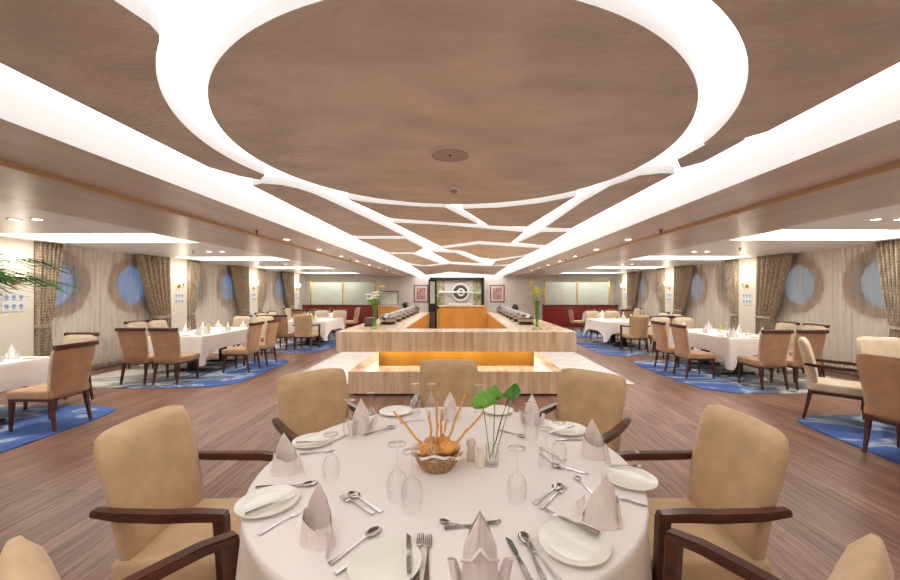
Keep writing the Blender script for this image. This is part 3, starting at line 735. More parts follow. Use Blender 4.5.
CUT = [ # kind, handle pixel, head pixel, label
 ('spoon', (322, 571), (385, 526), 'beside the front left plate, nearest the table centre'), ('knife', (331, 579), (392, 537), 'beside the front left plate, nearest the plate'),
 ('knife', (409, 582), (408, 540), 'resting on the front left plate'), ('fork', (416, 588), (421, 533), 'right of the front left plate, left one of two'), ('fork', (426, 588), (429, 535), 'right of the front left plate, right one of two'),
 ('spoon', (386, 516), (346, 492), 'dessert spoon at the front left, above the plate'), ('fork', (374, 515), (341, 498), 'dessert fork at the front left, above the plate'),
 ('spoon', (478, 531), (440, 522), 'dessert spoon above the foreground napkin'), ('fork', (440, 530), (505, 523), 'dessert fork above the foreground napkin'),
 ('spoon', (548, 590), (519, 529), 'right of the foreground napkin'), ('knife', (534, 590), (505, 535), 'between the foreground napkin and the spoon'), ('fork', (560, 582), (528, 545), 'left of the front right plate'),
 ('fork', (608, 546), (537, 513), 'lying across the front right plate'), ('knife', (600, 540), (548, 518), 'on the rim of the front right plate, beside the fork'),
 ('spoon', (534, 505), (561, 486), 'dessert spoon right of the open wine glass'), ('fork', (540, 510), (566, 488), 'dessert fork right of the open wine glass'),
 ('knife', (245, 521), (296, 500), 'resting on the left rim plate'), ('fork', (258, 536), (302, 512), 'in front of the left rim plate'), ('knife', (254, 489), (308, 486), 'beyond the left rim plate, outer one'), ('spoon', (262, 493), (320, 484), 'beyond the left rim plate, bowl by the napkin'),
 ('knife', (296, 447), (330, 445), 'on the plate at the left back'), ('fork', (300, 455), (334, 452), 'in front of the plate at the left back'),
 ('spoon', (363, 436), (396, 427), 'at the back left, pointing to the basket'), ('knife', (335, 441), (355, 432), 'at the back left by the tall glasses'), ('fork', (425, 420), (400, 424), 'at the back, in front of the plate'),
 ('spoon', (500, 431), (525, 438), 'at the back right, beyond the leaf vase'), ('fork', (540, 448), (566, 462), 'at the right, pointing to the right napkins'), ('spoon', (541, 455), (560, 470), 'dessert spoon right of the leaf vase'),
 ('knife', (560, 468), (586, 474), 'between the two right napkins'), ('knife', (556, 441), (585, 440), 'in front of the right back plate'), ('fork', (548, 437), (575, 430), 'resting on the right back plate'),
 ('spoon', (590, 492), (578, 480), 'left of the right front napkin, lying short'), ('knife', (618, 499), (640, 505), 'in front of the right rim plate'), ('fork', (610, 470), (640, 471), 'resting on the right rim plate')]
for kind, a, b, tx in CUT:
    ax, ay = T(*a); bx, by = T(*b)
    rz = math.atan2(by-ay, bx-ax)-PI/2; cx, cy = (ax+bx)/2, (ay+by)/2
    L = min(max(math.hypot(bx-ax, by-ay), .15), .21); base = {'fork': .2, 'knife': .215, 'spoon': .195}[kind]
    on = 'plate' in tx and ('resting on' in tx or 'across' in tx or 'rim of' in tx or 'on the plate' in tx)
    lab = tx if tx.startswith('dessert') else '%s %s' % (kind, tx)
    lab = 'polished steel '+lab if len(lab.split()) < 14 else lab
    shared('table_'+kind if kind != 'spoon' else 'tablespoon', kind, {'fork': fork_bm, 'knife': knife_bm, 'spoon': spoon_bm}[kind], M['steel'], (cx, cy, Z+(.0195 if on else .001)), rz, lab, kind, 'cutlery on the round table', scale=L/base)

# bread basket, bread, sticks
bx, by = T(437, 468)
bk = thing('bread_basket', 'small woven wicker bread basket in the middle of the round table', 'basket', (bx, by, Z))
bm = bmesh.new(); n = 60; rows = []
for j in range(9):
    t = j/8; z = .075*t; r = .062+.046*t**.8
    rows.append([bm.verts.new(((r+.004*math.sin(i*PI/2+j*PI))*1.08*math.cos(2*PI*i/n), (r+.004*math.sin(i*PI/2+j*PI))*.95*math.sin(2*PI*i/n), z)) for i in range(n)])
for j in range(4):
    r = .100-.012*j; z = .073-.016*j
    rows.append([bm.verts.new((r*1.08*math.cos(2*PI*i/n), r*.95*math.sin(2*PI*i/n), z)) for i in range(n)])
for a, b in zip(rows, rows[1:]):
    for i in range(n): bm.faces.new((a[i], a[(i+1) % n], b[(i+1) % n], b[i]))
bm.faces.new(rows[0][::-1]); bm.faces.new(rows[-1]); obj('basket_body', bm, M['wicker'], bk, smooth=True)
bm = bmesh.new()
for ph in (0, PI): tube(bm, [((.108+.005*math.cos(i*.9+ph))*1.08*math.cos(2*PI*i/72), (.108+.005*math.cos(i*.9+ph))*.95*math.sin(2*PI*i/72), .078+.005*math.sin(i*.9+ph)) for i in range(73)], .005, 6)
obj('braided_rim', bm, M['wicker'], bk, smooth=True)
bm = bmesh.new(); n = 64; rows = []
for r, z, am in ((.09, .066, .002), (.1, .088, .004), (.112, .094, .008), (.117, .082, .010)):
    rows.append([bm.verts.new(((r+am*math.sin(i*.9))*1.08*math.cos(2*PI*i/n), (r+am*math.sin(i*.9))*.95*math.sin(2*PI*i/n), z+.012*math.sin(2*PI*i/n*3))) for i in range(n)])
for a, b in zip(rows, rows[1:]):
    for i in range(n): bm.faces.new((a[i], a[(i+1) % n], b[(i+1) % n], b[i]))
obj('cloth_lining', bm, M['napkin'], bk, smooth='all')
for i, (dx, dy, dz, r, mm, tx) in enumerate(((-.055, -.03, .105, .036, 'bread', 'round golden roll at the left of the bread basket'), (.045, -.035, .115, .036, 'bread', 'round golden roll at the right of the bread basket'), (-.012, -.05, .108, .034, 'bread_seed', 'seeded dark roll at the front of the bread basket'),
        (-.03, .02, .118, .036, 'bread_seed', 'seeded roll at the back left of the bread basket'), (.03, .03, .118, .036, 'bread', 'golden roll at the back right of the bread basket'), (.075, .0, .108, .03, 'bread', 'small golden roll on the right rim of the basket'))):
    bm = bmesh.new(); blob(bm, (0, 0, 0), r, (1.05, 1, .85), 3)
    for v in bm.verts: v.co *= 1+.06*math.sin(v.co.x*160+i)*math.cos(v.co.y*140)
    tag(obj('bread_roll', bm, M[mm], loc=(bx+dx, by+dy, Z+dz-.005), smooth='all'), tx, 'bread', 'rolls in the bread basket')
for i, (b0, t0, tx) in enumerate((((-.05, .0), (-.215, .03, .265), 'leaning far left'), ((-.022, .0), (-.04, .02, .27), 'upright, second from left'), ((0.0, .0), (.0, .0, .32), 'tall and upright in the middle'), ((.015, .02), (.02, .05, .27), 'upright, just right of the tall one'),
        ((.035, .02), (.14, .07, .345), 'slanting right towards the far side'), ((.06, .0), (.23, .01, .27), 'long, leaning out over the shakers'), ((.01, -.02), (.05, -.01, .24), 'short, upright at the front'))):
    bm = bmesh.new(); P0 = Vector((b0[0], b0[1], .085)); P1 = Vector(t0); pts = [P0.lerp(P1, k/6)+Vector((.003*math.sin(k*2+i), .002*math.cos(k*2), 0)) for k in range(7)]
    tube(bm, pts, [.006, .0068, .0058, .0066, .0058, .006, .004], 7)
    tag(obj('breadstick', bm, M['stick'], loc=(bx, by, Z), smooth='all'), 'thin golden breadstick in the basket, '+tx, 'breadstick', 'breadsticks in the basket')
for px, py, mm, tx, k in ((471, 461, 'pepper', 'pinkish ceramic shaker left of the leaf vase, with domed top', 0), (480, 466, 'salt', 'cream ceramic shaker standing right in front of the leaf vase', 1)):
    x, y = T(px, py); t = thing('shaker', tx, 'shaker', (x, y, Z), 0, 'salt and pepper shakers')
    if k == 0: obj('body', lathe(bmesh.new(), [(.0001, 0), (.02, 0), (.023, .01), (.023, .045), (.019, .06), (.018, .07)], 24), M[mm], t, smooth=True); obj('cap', lathe(bmesh.new(), [(.018, .07), (.024, .078), (.025, .095), (.018, .11), (.0001, .114)], 24), M[mm], t, smooth=True)
    else: obj('body', lathe(bmesh.new(), [(.0001, 0), (.027, 0), (.028, .008), (.021, .05), (.014, .075)], 24), M[mm], t, smooth=True); obj('cap', lathe(bmesh.new(), [(.014, .075), (.02, .082), (.019, .098), (.0001, .104)], 24), M[mm], t, smooth=True)
vx, vy = T(492, 465)
vz = thing('flower_vase', 'small clear glass vase holding green leaves on the round table', 'vase', (vx, vy, Z))
obj('glass_body', lathe(bmesh.new(), [(.0001, .0), (.033, .0), (.034, .004), (.034, .1), (.0335, .1), (.031, .012), (.0001, .01)], 32, cap=False), M['glass'], vz, smooth=True)
obj('pebbles', blob(bmesh.new(), (0, 0, .02), .026, (1, 1, .35), 3), M['napkin'], vz, smooth=True)
def leaf_bm(w, l, dirv):
    bm = bmesh.new(); n = 12; rows = []
    for j in range(n+1):
        t = j/n; hw = w/2*math.sin(PI*min(1, t**.62))**.8 if 0 < t < 1 else .0005
        rows.append([bm.verts.new((hw*u, l*(t-.12)+(.12*l*abs(u) if t < .2 else 0)*-1, -.22*w*u*u+.06*l*math.sin(t*PI)-.012*math.cos(u*9)*.3)) for u in (-1, -.66, -.33, 0, .33, .66, 1)])
    for a, b in zip(rows, rows[1:]):
        for i in range(6): bm.faces.new((a[i], a[i+1], b[i+1], b[i]))
    z = Vector((0, 0, 1)).rotation_difference(Vector(dirv)); bmesh.ops.rotate(bm, cent=(0, 0, 0), matrix=z.to_matrix(), verts=bm.verts); return bm
for i, (px, py, w, l, dv, tx) in enumerate(((483, 404, .125, .085, (-.3, -.85, .35), 'lowest bright green leaf, left of the vase'), (495, 396, .09, .07, (.2, -.7, .5), 'upper small green leaf, above the vase'), (512, 398, .085, .10, (.1, -.8, -.5), 'round darker green leaf, right of the vase'))):
    d = vy+(.0, .04, .02)[i]; P = Vector(((px-460)*d/F-vx, d-vy, EYE-(py-293)*d/F-TZ))
    t = thing('leaf_stem', 'glass vase '+tx, 'leaf', (vx, vy, Z), 0, 'green leaves in the small vase')
    t['label'] = tx
    bm = bmesh.new(); base = Vector(((-.01, .006, .012)[i], (.0, .01, -.008)[i], .025)); tube(bm, [base, base.lerp(P, .5)+Vector((0, 0, .01)), P], .0028, 6); obj('stem', bm, M['stem_green'], t, smooth=True)
    bm = leaf_bm(w, l, dv); bmesh.ops.translate(bm, vec=P, verts=bm.verts); obj('blade', bm, M['leaf_bright' if i < 2 else 'leaf'], t, smooth='all')
t = obj('twig', tube(bmesh.new(), [(-.01, .005, .03), (.02, .0, .12), (.045, 0, .22), (.075, 0, .31), (.088, 0, .335)], [.003, .003, .003, .0028, .0015], 6), M['stem_brown'], loc=(vx, vy, Z), smooth=True); tag(t, 'thin dark bare twig rising from the small leaf vase', 'twig')

# ---------------------------------------------------------------- side tables with their chairs and settings
def flowers(x, y, z, mm, label):
    t = thing('table_flowers', label, 'flowers', (x, y, z), 0, 'small flower bowls on the side tables')
    obj('bowl', lathe(bmesh.new(), [(.0001, 0), (.035, 0), (.05, .02), (.06, .05), (.055, .05), (.045, .02), (.0001, .012)], 20, cap=False), M['brass' if x < 0 else 'glass'], t, smooth=True)
    random.seed(int(abs(x*10+y))); bm = bmesh.new(); b2 = bmesh.new()
    for i in range(14):
        a = random.uniform(0, 6.28); r = random.uniform(0, .06); h = random.uniform(.06, .12)
        blob(bm if i % 2 else b2, (r*math.cos(a), r*math.sin(a), h), random.uniform(.016, .026), (1, 1, .7), 1)
    obj('foliage', bm, M['leaf_bright'], t, smooth='all'); obj('blooms', b2, M[mm], t, smooth='all')
def dining_set(name, x0, x1, y0, y1, chairs, fl, setz=RUGZ):
    cx, cy = (x0+x1)/2, (y0+y1)/2; hx, hy = (x1-x0)/2, (y1-y0)/2; z = setz
    t = thing('dining_table', 'rectangular table under a white cloth, %s' % name, 'table', (cx, cy, z), 0, 'side tables along the windows')
    obj('tabletop', Bx(-hx+.004, hx-.004, -hy+.004, hy-.004, .705, .743, bev=.004), M['dark_wood'], t)
    for s in (-1, 1):
        obj('pedestal', Bx(-.06, .06, s*hy*.5-.06, s*hy*.5+.06, .03, .705, bev=.005), M['black'], t); obj('foot', Bx(-.3, .3, s*hy*.5-.05, s*hy*.5+.05, 0, .035, bev=.005), M['black'], t)
    o = obj('tablecloth', rect_cloth(hx, hy, .748), M['cloth_far'], loc=(cx, cy, z), smooth=True); tag(o, 'white cloth with hanging corners on the %s' % name, 'tablecloth', 'white cloths on the side tables')
    for kind, x, y, face, where in chairs:
        rz = {'+x': -PI/2, '-x': PI/2, '+y': 0, '-y': PI}[face]
        dx, dy = {'+x': (1, 0), '-x': (-1, 0), '+y': (0, 1), '-y': (0, -1)}[face]
        if kind != 'none':
            (put_arm if kind == 'arm' else put_side)(x, y, rz, ('tan armchair' if kind == 'arm' else 'brown dining chair')+', %s, %s' % (where, name), 'chairs at the side tables', z=setz)
        # setting in front of the chair
        ex = min(max(x, x0+.22), x1-.22) if dx == 0 else (x0+.2 if dx > 0 else x1-.2)
        ey = min(max(y, y0+.22), y1-.22) if dy == 0 else (y0+.2 if dy > 0 else y1-.2)
        zz = z+.749
        shared('folded_napkin', 'napkin_white', napkin_lily, M['napkin_white'], (ex, ey, zz), rz, 'white folded napkin, %s place, %s' % (where, name), 'napkin', 'napkins on the side tables', smooth='all', scale=1.0)
        shared('wine_glass', 'glass', glass_bm, M['glass'], (ex+dx*.17+dy*.12, ey+dy*.17-dx*.12, zz), 0, 'upturned wine glass, %s place, %s' % (where, name), 'glass', 'glasses on the side tables', smooth='all', scale=.95)
        shared('side_plate', 'plate', plate_bm, M['china'], (ex-dy*.19-dx*.05, ey+dx*.19-dy*.05, zz), 0, 'white side plate, %s place, %s' % (where, name), 'plate', 'plates on the side tables', scale=.75)
    if fl: flowers(cx, cy, z+.749, fl, 'small flower bowl in the middle of the %s' % name)
dining_set('nearest left table', -6.5, -5.4, 3.5, 4.9, [('side', -4.93, 4.45, '-x', 'aisle side'), ('side', -5.7, 5.25, '-y', 'far end'), ('none', -6.5, 4.5, '+x', 'window side'), ('none', -6.1, 5.2, '-y', 'far corner')], None)
dining_set('second left table', -6.1, -4.98, 7.15, 9.15, [('side', -5.66, 6.68, '+y', 'near end window side'), ('side', -5.1, 6.68, '+y', 'near end aisle side'), ('side', -4.47, 7.55, '-x', 'aisle side nearer'), ('side', -4.47, 8.25, '-x', 'aisle side farther'),
    ('side', -6.65, 7.95, '+x', 'window side nearer'), ('side', -6.65, 8.5, '+x', 'window side farther'), ('side', -5.85, 9.65, '-y', 'far end window side'), ('side', -5.25, 9.65, '-y', 'far end aisle side')], 'petal_yellow')
dining_set('third left table', -5.3, -3.95, 10.9, 12.5, [('arm', -4.32, 10.45, '+y', 'near end aisle side'), ('side', -4.98, 10.45, '+y', 'near end window side'), ('side', -5.85, 11.4, '+x', 'window side nearer'), ('side', -5.85, 12.1, '+x', 'window side farther'), ('side', -4.3, 12.95, '-y', 'far end aisle side'), ('side', -4.95, 12.95, '-y', 'far end window side')], 'petal_yellow')
dining_set('farthest left table', -6.2, -4.9, 14.3, 15.7, [('arm', -4.42, 14.9, '-x', 'aisle side'), ('side', -5.3, 13.85, '+y', 'near end aisle side'), ('side', -5.9, 13.85, '+y', 'near end window side'), ('side', -6.7, 15.0, '+x', 'window side')], 'petal_white')
dining_set('second right table', 4.95, 6.0, 6.8, 8.75, [('side', 5.15, 6.33, '+y', 'near end aisle side'), ('side', 5.72, 6.33, '+y', 'near end window side'), ('side', 4.47, 7.05, '+x', 'aisle side nearer'), ('side', 4.47, 7.75, '+x', 'aisle side farther'),
    ('side', 6.5, 7.1, '-x', 'window side nearer'), ('side', 6.5, 7.7, '-x', 'window side farther'), ('side', 5.15, 9.22, '-y', 'far end aisle side'), ('side', 5.75, 9.22, '-y', 'far end window side')], 'petal_yellow')
dining_set('third right table', 4.15, 5.6, 10.6, 12.2, [('arm', 4.78, 10.15, '+y', 'near end aisle side'), ('side', 5.42, 10.15, '+y', 'near end window side'), ('side', 6.15, 11.0, '-x', 'window side nearer'), ('side', 6.15, 11.7, '-x', 'window side farther'), ('side', 4.6, 12.65, '-y', 'far end aisle side'), ('side', 5.3, 12.65, '-y', 'far end window side')], 'petal_white')
dining_set('farthest right table', 5.25, 6.45, 14.4, 15.8, [('side', 4.76, 15.0, '+x', 'aisle side'), ('side', 5.6, 13.95, '+y', 'near end aisle side'), ('side', 6.9, 15.0, '-x', 'window side'), ('side', 6.15, 13.95, '+y', 'near end window side')], 'petal_yellow')
# nearest right table is round
RX, RY = 5.36, 3.8
t = thing('round_table', 'smaller round table half hidden at the right picture edge', 'table', (RX, RY, RUGZ))
obj('tabletop', lathe(bmesh.new(), [(.0001, .71), (.68, .71), (.686, .715), (.686, .74), (.0001, .74)], 48), M['dark_wood'], t)
obj('pedestal', lathe(bmesh.new(), [(.0001, 0), (.28, 0), (.27, .03), (.06, .06), (.06, .71), (.0001, .71)], 24), M['black'], t, smooth=True)
o = obj('tablecloth', round_cloth(.69, .748, .42, 12, 9), M['cloth_far'], loc=(RX, RY, RUGZ), smooth='all'); tag(o, 'white cloth on the smaller round table at the right edge', 'tablecloth')
for kx, ky, fa, mm, tx in ((4.72, 4.62, -45, 'arm', 'pale armchair turned sideways at the nearest right table'), (4.35, 3.54, 14, 'plain', 'tan chair with its back to the aisle, nearest right table'), (5.62, 4.72, -106, 'plain', 'pale chair facing the camera beyond the nearest right table')):
    rz = math.radians(fa)-PI/2
    if mm == 'arm':
        t = put_arm(kx, ky, rz, tx, 'chairs at the side tables', RUGZ)
        for c in t.children:
            if c.name.startswith(('seat', 'backrest')) and 'rail' not in c.name: c.data = c.data.copy(); c.data.materials[0] = M['suede_pale']
    else:
        t = thing('dining_chair', tx, 'chair', (kx, ky, RUGZ), rz, 'chairs at the side tables'); fm = M['suede_brown'] if 'tan' in tx else M['suede_pale']
        obj('seat', seat_pad(.5, .5, .37, .47), fm, t, smooth=True); obj('backrest', pad(.46, .54, .36, .99, -.235, -.33, .085, wrap=.02), fm, t, smooth='all')
        obj('seat_rail', Bx(-.235, .235, -.27, .235, .335, .372, bev=.006), M['dark_wood'], t)
        for s in (-1, 1): obj('leg', leg_bm(s*.21, .215, .36, s*.005, .01), M['dark_wood'], t); obj('leg', leg_bm(s*.21, -.225, .36, s*.01, -.05), M['dark_wood'], t)
for a, tx in ((135, 'armchair place'), (75, 'pale chair place'), (200, 'tan chair place')):
    q = math.radians(a); x, y = RX+.45*math.cos(q), RY+.45*math.sin(q)
    shared('folded_napkin', 'napkin_white', napkin_lily, M['napkin_white'], (x, y, RUGZ+.749), q+PI/2, 'white folded napkin, %s, small round right table' % tx, 'napkin', 'napkins on the side tables', smooth='all')
    shared('wine_glass', 'glass', glass_bm, M['glass'], (x-.15*math.cos(q-.8), y-.15*math.sin(q-.8), RUGZ+.749), 0, 'upturned wine glass, %s, small round right table' % tx, 'glass', 'glasses on the side tables', smooth='all', scale=.95)

# ---------------------------------------------------------------- buffet island
BXC = -.06
dais = tag(obj('marble_dais', Bx(BXC-3.12, BXC+3.12, 6.45, 13.2, 0, .02, bev=.004), M['marble_floor']), 'white marble floor slab around the buffet island', 'floor slab')
bf = thing('buffet_island', 'large travertine buffet island with stepped base and wooden well', 'buffet', (BXC, 5.75, 0))
def bl(bm): bmesh.ops.translate(bm, vec=(0, -5.75, 0), verts=bm.verts); return bm
bm = bmesh.new(); box(bm, -1.68, 1.68, 5.75, 6.44, 0.03, .38, bev=.006); box(bm, -1.68, 1.68, 6.442, 12.1, .021, .38); obj('lower_plinth', bl(bm), M['stone'], bf)
obj('toe_kick', bl(Bx(-1.62, 1.62, 5.82, 6.44, 0, .03)), M['black'], bf)
obj('recess_panel', bl(Bx(-1.30, 1.30, 6.2, 6.24, .38, .66)), M['gold_panel'], bf)
bm = bmesh.new(); box(bm, -1.30, -1.26, 6.24, 12.1, .38, .66); box(bm, 1.26, 1.30, 6.24, 12.1, .38, .66); obj('side_panel', bl(bm), M['gold_panel'], bf)
bm = bmesh.new(); box(bm, -1.95, 1.95, 6.0, 6.56, .645, .97, bev=.006); box(bm, -1.95, -.935, 6.562, 12.2, .645, .97, bev=.004); box(bm, .935, 1.95, 6.562, 12.2, .645, .97, bev=.004)
obj('countertop', bl(bm), M['stone'], bf)
bm = bmesh.new(); box(bm, -.934, -.915, 6.6, 11.8, .381, .965); obj('inner_panel', bl(bm), M['orange'], bf)
bm = bmesh.new(); box(bm, .915, .934, 6.6, 11.8, .381, .965); obj('inner_panel', bl(bm), M['orange'], bf)
bm = bmesh.new(); box(bm, -.60, .914, 11.8, 12.3, .381, 1.16)
obj('back_counter', bl(bm), M['orange'], bf)
for k in range(4): obj('cabinet_door', bl(Bx(-.59+k*.376, -.59+k*.376+.368, 11.782, 11.8, .39, 1.14, bev=.002)), M['orange'], bf)
obj('back_shelf', bl(Bx(-.62, .914, 11.74, 12.32, 1.16, 1.20, bev=.004)), M['stone'], bf)
obj('led_strip', bl(Bx(-1.28, 1.28, 6.10, 6.13, .640, .6446)), M['led'], bf)
for s in (-1, 1): obj('led_strip', bl(Bx(s*1.6, s*1.63, 6.3, 11.9, .640, .6446)), M['led'], bf)

# tall dark cabinet behind the gap
t = thing('display_cabinet', 'tall narrow dark cabinet at the back left corner of the buffet', 'cabinet', (-.92, 12.35, 0))
obj('body', Bx(-.13, .13, .02, .3, .02, 2.05, bev=.005), M['black'], t)
obj('glass_door', Bx(-.08, .08, 0, .02, 1.25, 1.98, bev=.003), M['frost'], t); obj('lower_door', Bx(-.08, .08, 0, .02, .4, .95, bev=.003), M['steel_dark'], t)

def make_chafer(label):
    t = thing('chafing_dish', label, 'chafing dish', group='chafing dishes on the buffet')
    obj('pan', lathe(bmesh.new(), [(.0001, .05), (.15, .05), (.19, .06), (.2, .11), (.215, .115), (.215, .122), (.19, .124)], 32), M['steel'], t, smooth=True)
    obj('lid', lathe(bmesh.new(), [(.2, .124), (.205, .135), (.19, .17), (.13, .21), (.05, .225), (.0001, .228)], 32), M['chafer_lid'], t, smooth=True)
    bm = bmesh.new(); tube(bm, [(-.05, -.19, .16), (-.04, -.225, .165), (.04, -.225, .165), (.05, -.19, .16)], .008, 8); obj('handle', bm, M['chrome'], t, smooth=True)
    obj('stand', lathe(bmesh.new(), [(.13, 0), (.2, 0), (.2, .012), (.17, .02), (.165, .055), (.13, .055)], 32), M['black'], t, smooth=True)
    return t
ch0 = None
for s, nm in ((-1, 'left'), (1, 'right')):
    for i in range(7):
        lab = 'round steel chafing dish on the %s buffet counter, %s' % (nm, ['nearest the camera', 'second from the front', 'third from the front', 'in the middle', 'third from the back', 'second from the back', 'farthest from the camera'][i])
        if ch0 is None: ch0 = make_chafer(lab); ch0.scale = (.84, .84, .95); ch0.location = (BXC+s*1.4, 7.5, .971)
        else: dup(ch0, (BXC+s*1.4, 7.5+i*.72, .971), 0, lab)
def tall_vase(x, y, label, kind):
    t = thing('tall_vase', label, 'vase', (x, y, .971))
    obj('glass_body', lathe(bmesh.new(), [(.0001, 0), (.085, .0), (.09, .01), (.06, .03), (.035, .07), (.03, .2), (.035, .4), (.055, .5), (.053, .5), (.033, .4), (.027, .2), (.0001, .03)], 28, cap=False), M['glass_green'], t, smooth=True)
    random.seed(3 if kind else 5)
    n = 6 if kind else 9
    for i in range(n):
        a = 2*PI*i/n+.4; R = .04+.07*random.random() if kind else .03+.09*random.random(); h = random.uniform(.54, .66) if kind else random.uniform(.5, .64)
        if not kind and i == 0: R, h, a = .12, .74, .2
        if kind and i == 0: R, h, a = .1, .74, 2.8
        tip = Vector((R*math.cos(a), R*math.sin(a), h))
        f = thing('calla_lily' if kind else 'cut_flower', 'x', 'flower', (x, y, .971), 0, 'flowers in the tall vases')
        f['label'] = ('yellow calla lily' if kind else 'white flower')+' in the %s tall vase, %s' % ('right' if kind else 'left', ['tallest stem', 'stem leaning backwards', 'stem at the back left', 'stem at the left', 'stem at the front left', 'stem at the front', 'stem at the front right', 'stem at the right', 'stem at the back right'][i])
        bm = bmesh.new(); tube(bm, [(.012*math.cos(a*2), .012*math.sin(a*2), .04), (.01*math.cos(a), .01*math.sin(a), .3), tip*.75+Vector((0, 0, h*.2)), tip], .007, 6); obj('stem', bm, M['stem_green'], f, smooth=True)
        if kind:
            bm = bmesh.new(); lathe(bm, [(.006, 0), (.012, .03), (.022, .06), (.04, .085)], 16, tip, cap=False)
            for v in bm.verts:
                if v.co.z > tip.z+.08: v.co.z += .03*(v.co.x-tip.x)/.04
            obj('bloom', bm, M['petal_yellow'], f, smooth='all')
        else:
            bm = bmesh.new()
            for k in range(6): blob(bm, tip+Vector((.034*math.cos(k*1.05), .034*math.sin(k*1.05), .008)), .03, (1, 1, .6), 1)
            obj('bloom', bm, M['petal_white' if i else 'petal_yellow'], f, smooth='all')
            bm = leaf_bm(.06, .12, (math.cos(a), math.sin(a), .4)); bmesh.ops.translate(bm, vec=tip-Vector((.0, .0, .06)), verts=bm.verts); obj('leaf', bm, M['leaf_bright'], f, smooth='all')
tall_vase(-1.52, 6.62, 'tall flared glass vase of white flowers on the left buffet corner', 0)
tall_vase(1.33, 6.4, 'tall flared glass vase of calla lilies on the right buffet corner', 1)
t = thing('warming_tray', 'small square steel tray behind the left tall vase', 'tray', (-1.72, 7.1, .971)); obj('tray_base', Bx(-.1, .1, -.12, .12, 0, .02, bev=.006), M['black'], t); obj('box', Bx(-.09, .09, -.11, .11, .02, .16, bev=.01), M['steel_dark'], t)
for k in range(4):
    o = obj('cup_stack', lathe(bmesh.new(), [(.0001, 0), (.04, 0)]+[q for j in range(4) for q in ((.058, .05+j*.04), (.05, .052+j*.04))]+[(.0001, .16)], 20), M['china'], loc=(BXC+1.18+.14*k, 11.95, .971), smooth=True)
    tag(o, 'stack of white cups at the far right of the buffet, '+['innermost', 'second from the inside', 'third from the inside', 'outermost'][k], 'cups', 'cup stacks on the buffet')
t = thing('coffee_urn', 'dark coffee urn at the far right end of the buffet', 'urn', (1.62, 11.6+.4, .971)); obj('urn_body', lathe(bmesh.new(), [(.0001, 0), (.09, 0), (.1, .03), (.1, .2), (.06, .26), (.0001, .28)], 24), M['black'], t, smooth=True); bm = bmesh.new(); tube(bm, [(0, -.09, .06), (0, -.14, .06), (0, -.14, .03)], .01, 8); obj('spout', bm, M['chrome'], t, smooth=True)
t.location.x = 1.79
t = thing('potted_fern', 'small dark green potted fern at the far left of the buffet', 'plant', (-1.78, 11.95, .971)); obj('pot', lathe(bmesh.new(), [(.0001, 0), (.06, 0), (.08, .1), (.0001, .1)], 20), M['pot'], t, smooth=True)
random.seed(11); bm = bmesh.new()
for i in range(46):
    a = random.uniform(0, 6.28); L = random.uniform(.1, .24); h = random.uniform(.12, .3)
    p = [(0, 0, .1), (L*.5*math.cos(a), L*.5*math.sin(a), .1+h*.8), (L*math.cos(a), L*math.sin(a), .1+h*.75)]
    bar(bm, p, [.01, .035, .004], .002)
obj('fronds', bm, M['leaf_dark'], t)

# ---------------------------------------------------------------- the far end
for s, nm in ((-1, 'left'), (1, 'right')):
    t = thing('glass_partition', 'low red wood partition with frosted glass panels at the far %s' % nm, 'partition', (0, 17.3, 0))
    obj('base_panel', Bx(s*3.85, s*7.36, -.04, .04, 0, 1.0, bev=.004), M['red_wood'], t)
    obj('cap_rail', Bx(s*3.83, s*7.36, -.06, .06, 1.0, 1.05, bev=.006), M['rail_wood'], t)
    for k in range(2): obj('glass_panel', Bx(s*(4.0+k*1.5), s*(5.44+k*1.5), -.01, .01, 1.051, 2.1), M['frost'], t)
    for k in range(3): obj('post', Bx(s*(3.97+k*1.5)-.03, s*(3.97+k*1.5)+.03, -.03, .03, 1.051, 2.14, bev=.004), M['gold_post'], t)
    p = thing('framed_picture', 'red patterned picture in a red frame on the far %s wall' % nm, 'picture', (AX+s*1.88, YE, 1.57), 0, 'framed red pictures'); 
    obj('frame', Bx(-.36, .36, -.035, 0, -.43, .43, bev=.01), M['frame_red'], p); obj('mount', Bx(-.31, .31, -.04, -.034, -.38, .38), M['mount'], p); 
    bm = bmesh.new()
    for i in range(4):
        for j in range(5): box(bm, -.21+i*.107, -.21+i*.107+.095, -.046, -.0401, -.29+j*.117, -.29+j*.117+.104)
    obj('print', bm, M['print_red'], p)
t = thing('display_niche', 'dark framed niche with pale panel at the centre of the far wall', 'niche', (-.15, YE, 0))
bm = bmesh.new(); box(bm, -1.32, -1.2, -.3, 0, 0, 2.35); box(bm, 1.2, 1.32, -.3, 0, 0, 2.35); box(bm, -1.32, 1.32, -.3, 0, 2.23, 2.35); box(bm, -1.2, 1.2, -.3, 0, .85, .95); obj('frame', bm, M['black'], t)
obj('back_panel', Bx(-.62, .78, -.04, 0, .951, 2.229), M['mount'], t)
obj('green_panel', Bx(-1.199, -.621, -.04, 0, .951, 2.229), M['olive'], t); obj('green_panel', Bx(.781, 1.199, -.04, 0, .951, 2.229), M['olive'], t)
obj('cabinet_base', Bx(-1.2, 1.2, -.28, 0, 0, .85), M['orange'], t)
t = thing('ring_sculpture', 'pale ring sculpture crossed by a horizontal bar in the far niche', 'sculpture', (0.02, YE-.18, .951))
def torus(bm, R, r, c, sy=1):
    pts = [(c[0]+R*math.cos(2*PI*i/40), c[1], c[2]+R*math.sin(2*PI*i/40)) for i in range(41)]; tube(bm, pts, r, 8, up=Vector((0, 1, 0)))
bm = bmesh.new(); torus(bm, .40, .05, (0, 0, .68)); obj('outer_ring', bm, M['white'], t, smooth=True)
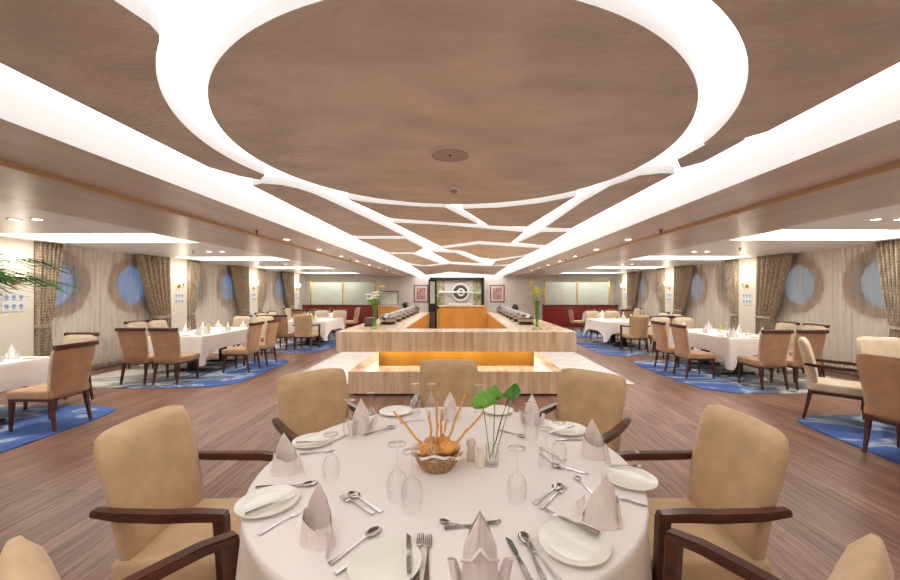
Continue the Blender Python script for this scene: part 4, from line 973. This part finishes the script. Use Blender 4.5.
bm = lathe(bmesh.new(), [(.0001, 0), (.345, 0), (.345, .03), (.0001, .03)], 32); bmesh.ops.rotate(bm, cent=(0, 0, 0), matrix=Matrix.Rotation(PI/2, 3, 'X'), verts=bm.verts); bmesh.ops.translate(bm, vec=(0, .05, .68), verts=bm.verts); obj('dark_disc', bm, M['steel_dark'], t)
bm = bmesh.new(); torus(bm, .15, .05, (.02, -.02, .68)); obj('inner_ring', bm, M['white'], t, smooth=True)
bm = bmesh.new(); tube(bm, [(-1.05, -.06, .68), (-.2, -.06, .68), (.3, -.06, .68), (1.15, -.06, .66)], [.06, .05, .035, .02], 8); obj('cross_bar', bm, M['white'], t, smooth=True)
obj('base', Bx(-.6, .6, -.08, .08, 0, .14, bev=.03), M['white'], t)
t = thing('service_counter', 'light wooden service counter beside the far left partition', 'counter', (-3.3, 17.2, 0)); obj('body', Bx(-.45, .45, -.25, .25, 0, .98, bev=.005), M['orange'], t); obj('counter_top', Bx(-.48, .48, -.28, .28, .98, 1.02, bev=.005), M['stone'], t)
t = thing('metal_rack', 'thin metal frame rack standing on the far service counter', 'rack', (-3.3, 17.2, 1.021)); bm = bmesh.new()
for s in (-1, 1): obj('post', Bx(s*.42-.02, s*.42+.02, -.02, .02, 0, .62), M['steel_dark'], t)
obj('top_bar', Bx(-.44, .44, -.03, .03, .62, .68), M['steel_dark'], t); obj('back_sheet', Bx(-.4, .4, -.005, .005, .05, .61), M['frost'], t)

# potted palm just beyond the left picture edge
t = thing('potted_palm', 'green potted palm whose fronds reach in at the left picture edge', 'plant', (-3.6, 2.35, 0))
obj('pot', lathe(bmesh.new(), [(.0001, 0), (.16, 0), (.22, .35), (.23, .38), (.2, .38), (.19, .33), (.0001, .33)], 28), M['pot'], t, smooth=True)
obj('soil', lathe(bmesh.new(), [(.0001, .332), (.185, .332), (.0001, .345)], 20), M['soil'], t)
bm = bmesh.new(); tube(bm, [(0, 0, .34), (.02, 0, .8), (0, .02, 1.39)], [.04, .03, .02], 10); obj('trunk', bm, M['stem_brown'], t, smooth=True)
random.seed(21)
for i, (a, L, up, dz) in enumerate([(math.radians(d), l, u, z) for d, l, u, z in ((4, .62, .55, -.06), (22, .66, .42, -.02), (-14, .58, .66, .0), (60, .6, .6, 0), (100, .62, .5, 0), (145, .6, .6, 0), (185, .62, .5, 0), (225, .6, .55, 0), (270, .6, .5, 0), (315, .6, .5, 0))]):
    bm = bmesh.new(); pts = []
    for k in range(9):
        q = k/8; r = L*q; pts.append(Vector((r*math.cos(a), r*math.sin(a), 1.39+dz+up*math.sin(q*2.1)*.75)))
    tube(bm, pts, [.008-.0007*k for k in range(9)], 6)
    side = Vector((-math.sin(a), math.cos(a), 0)); out = Vector((math.cos(a), math.sin(a), 0))
    for k in range(2, 17):
        q = k/16*8; j = min(int(q), 7); p = pts[j].lerp(pts[j+1], q-j)
        for s in (-1, 1):
            l = .36*(1-.4*abs(k/16-.45)); d = (side*s*.5+out*.9+Vector((0, 0, .1))).normalized()
            bar(bm, [p, p+d*l*.5+Vector((0, 0, .01)), p+d*l+Vector((0, 0, -.05-.03*random.random()))], [.008, .024, .003], .002)
    obj('frond', bm, M['palm'], t)
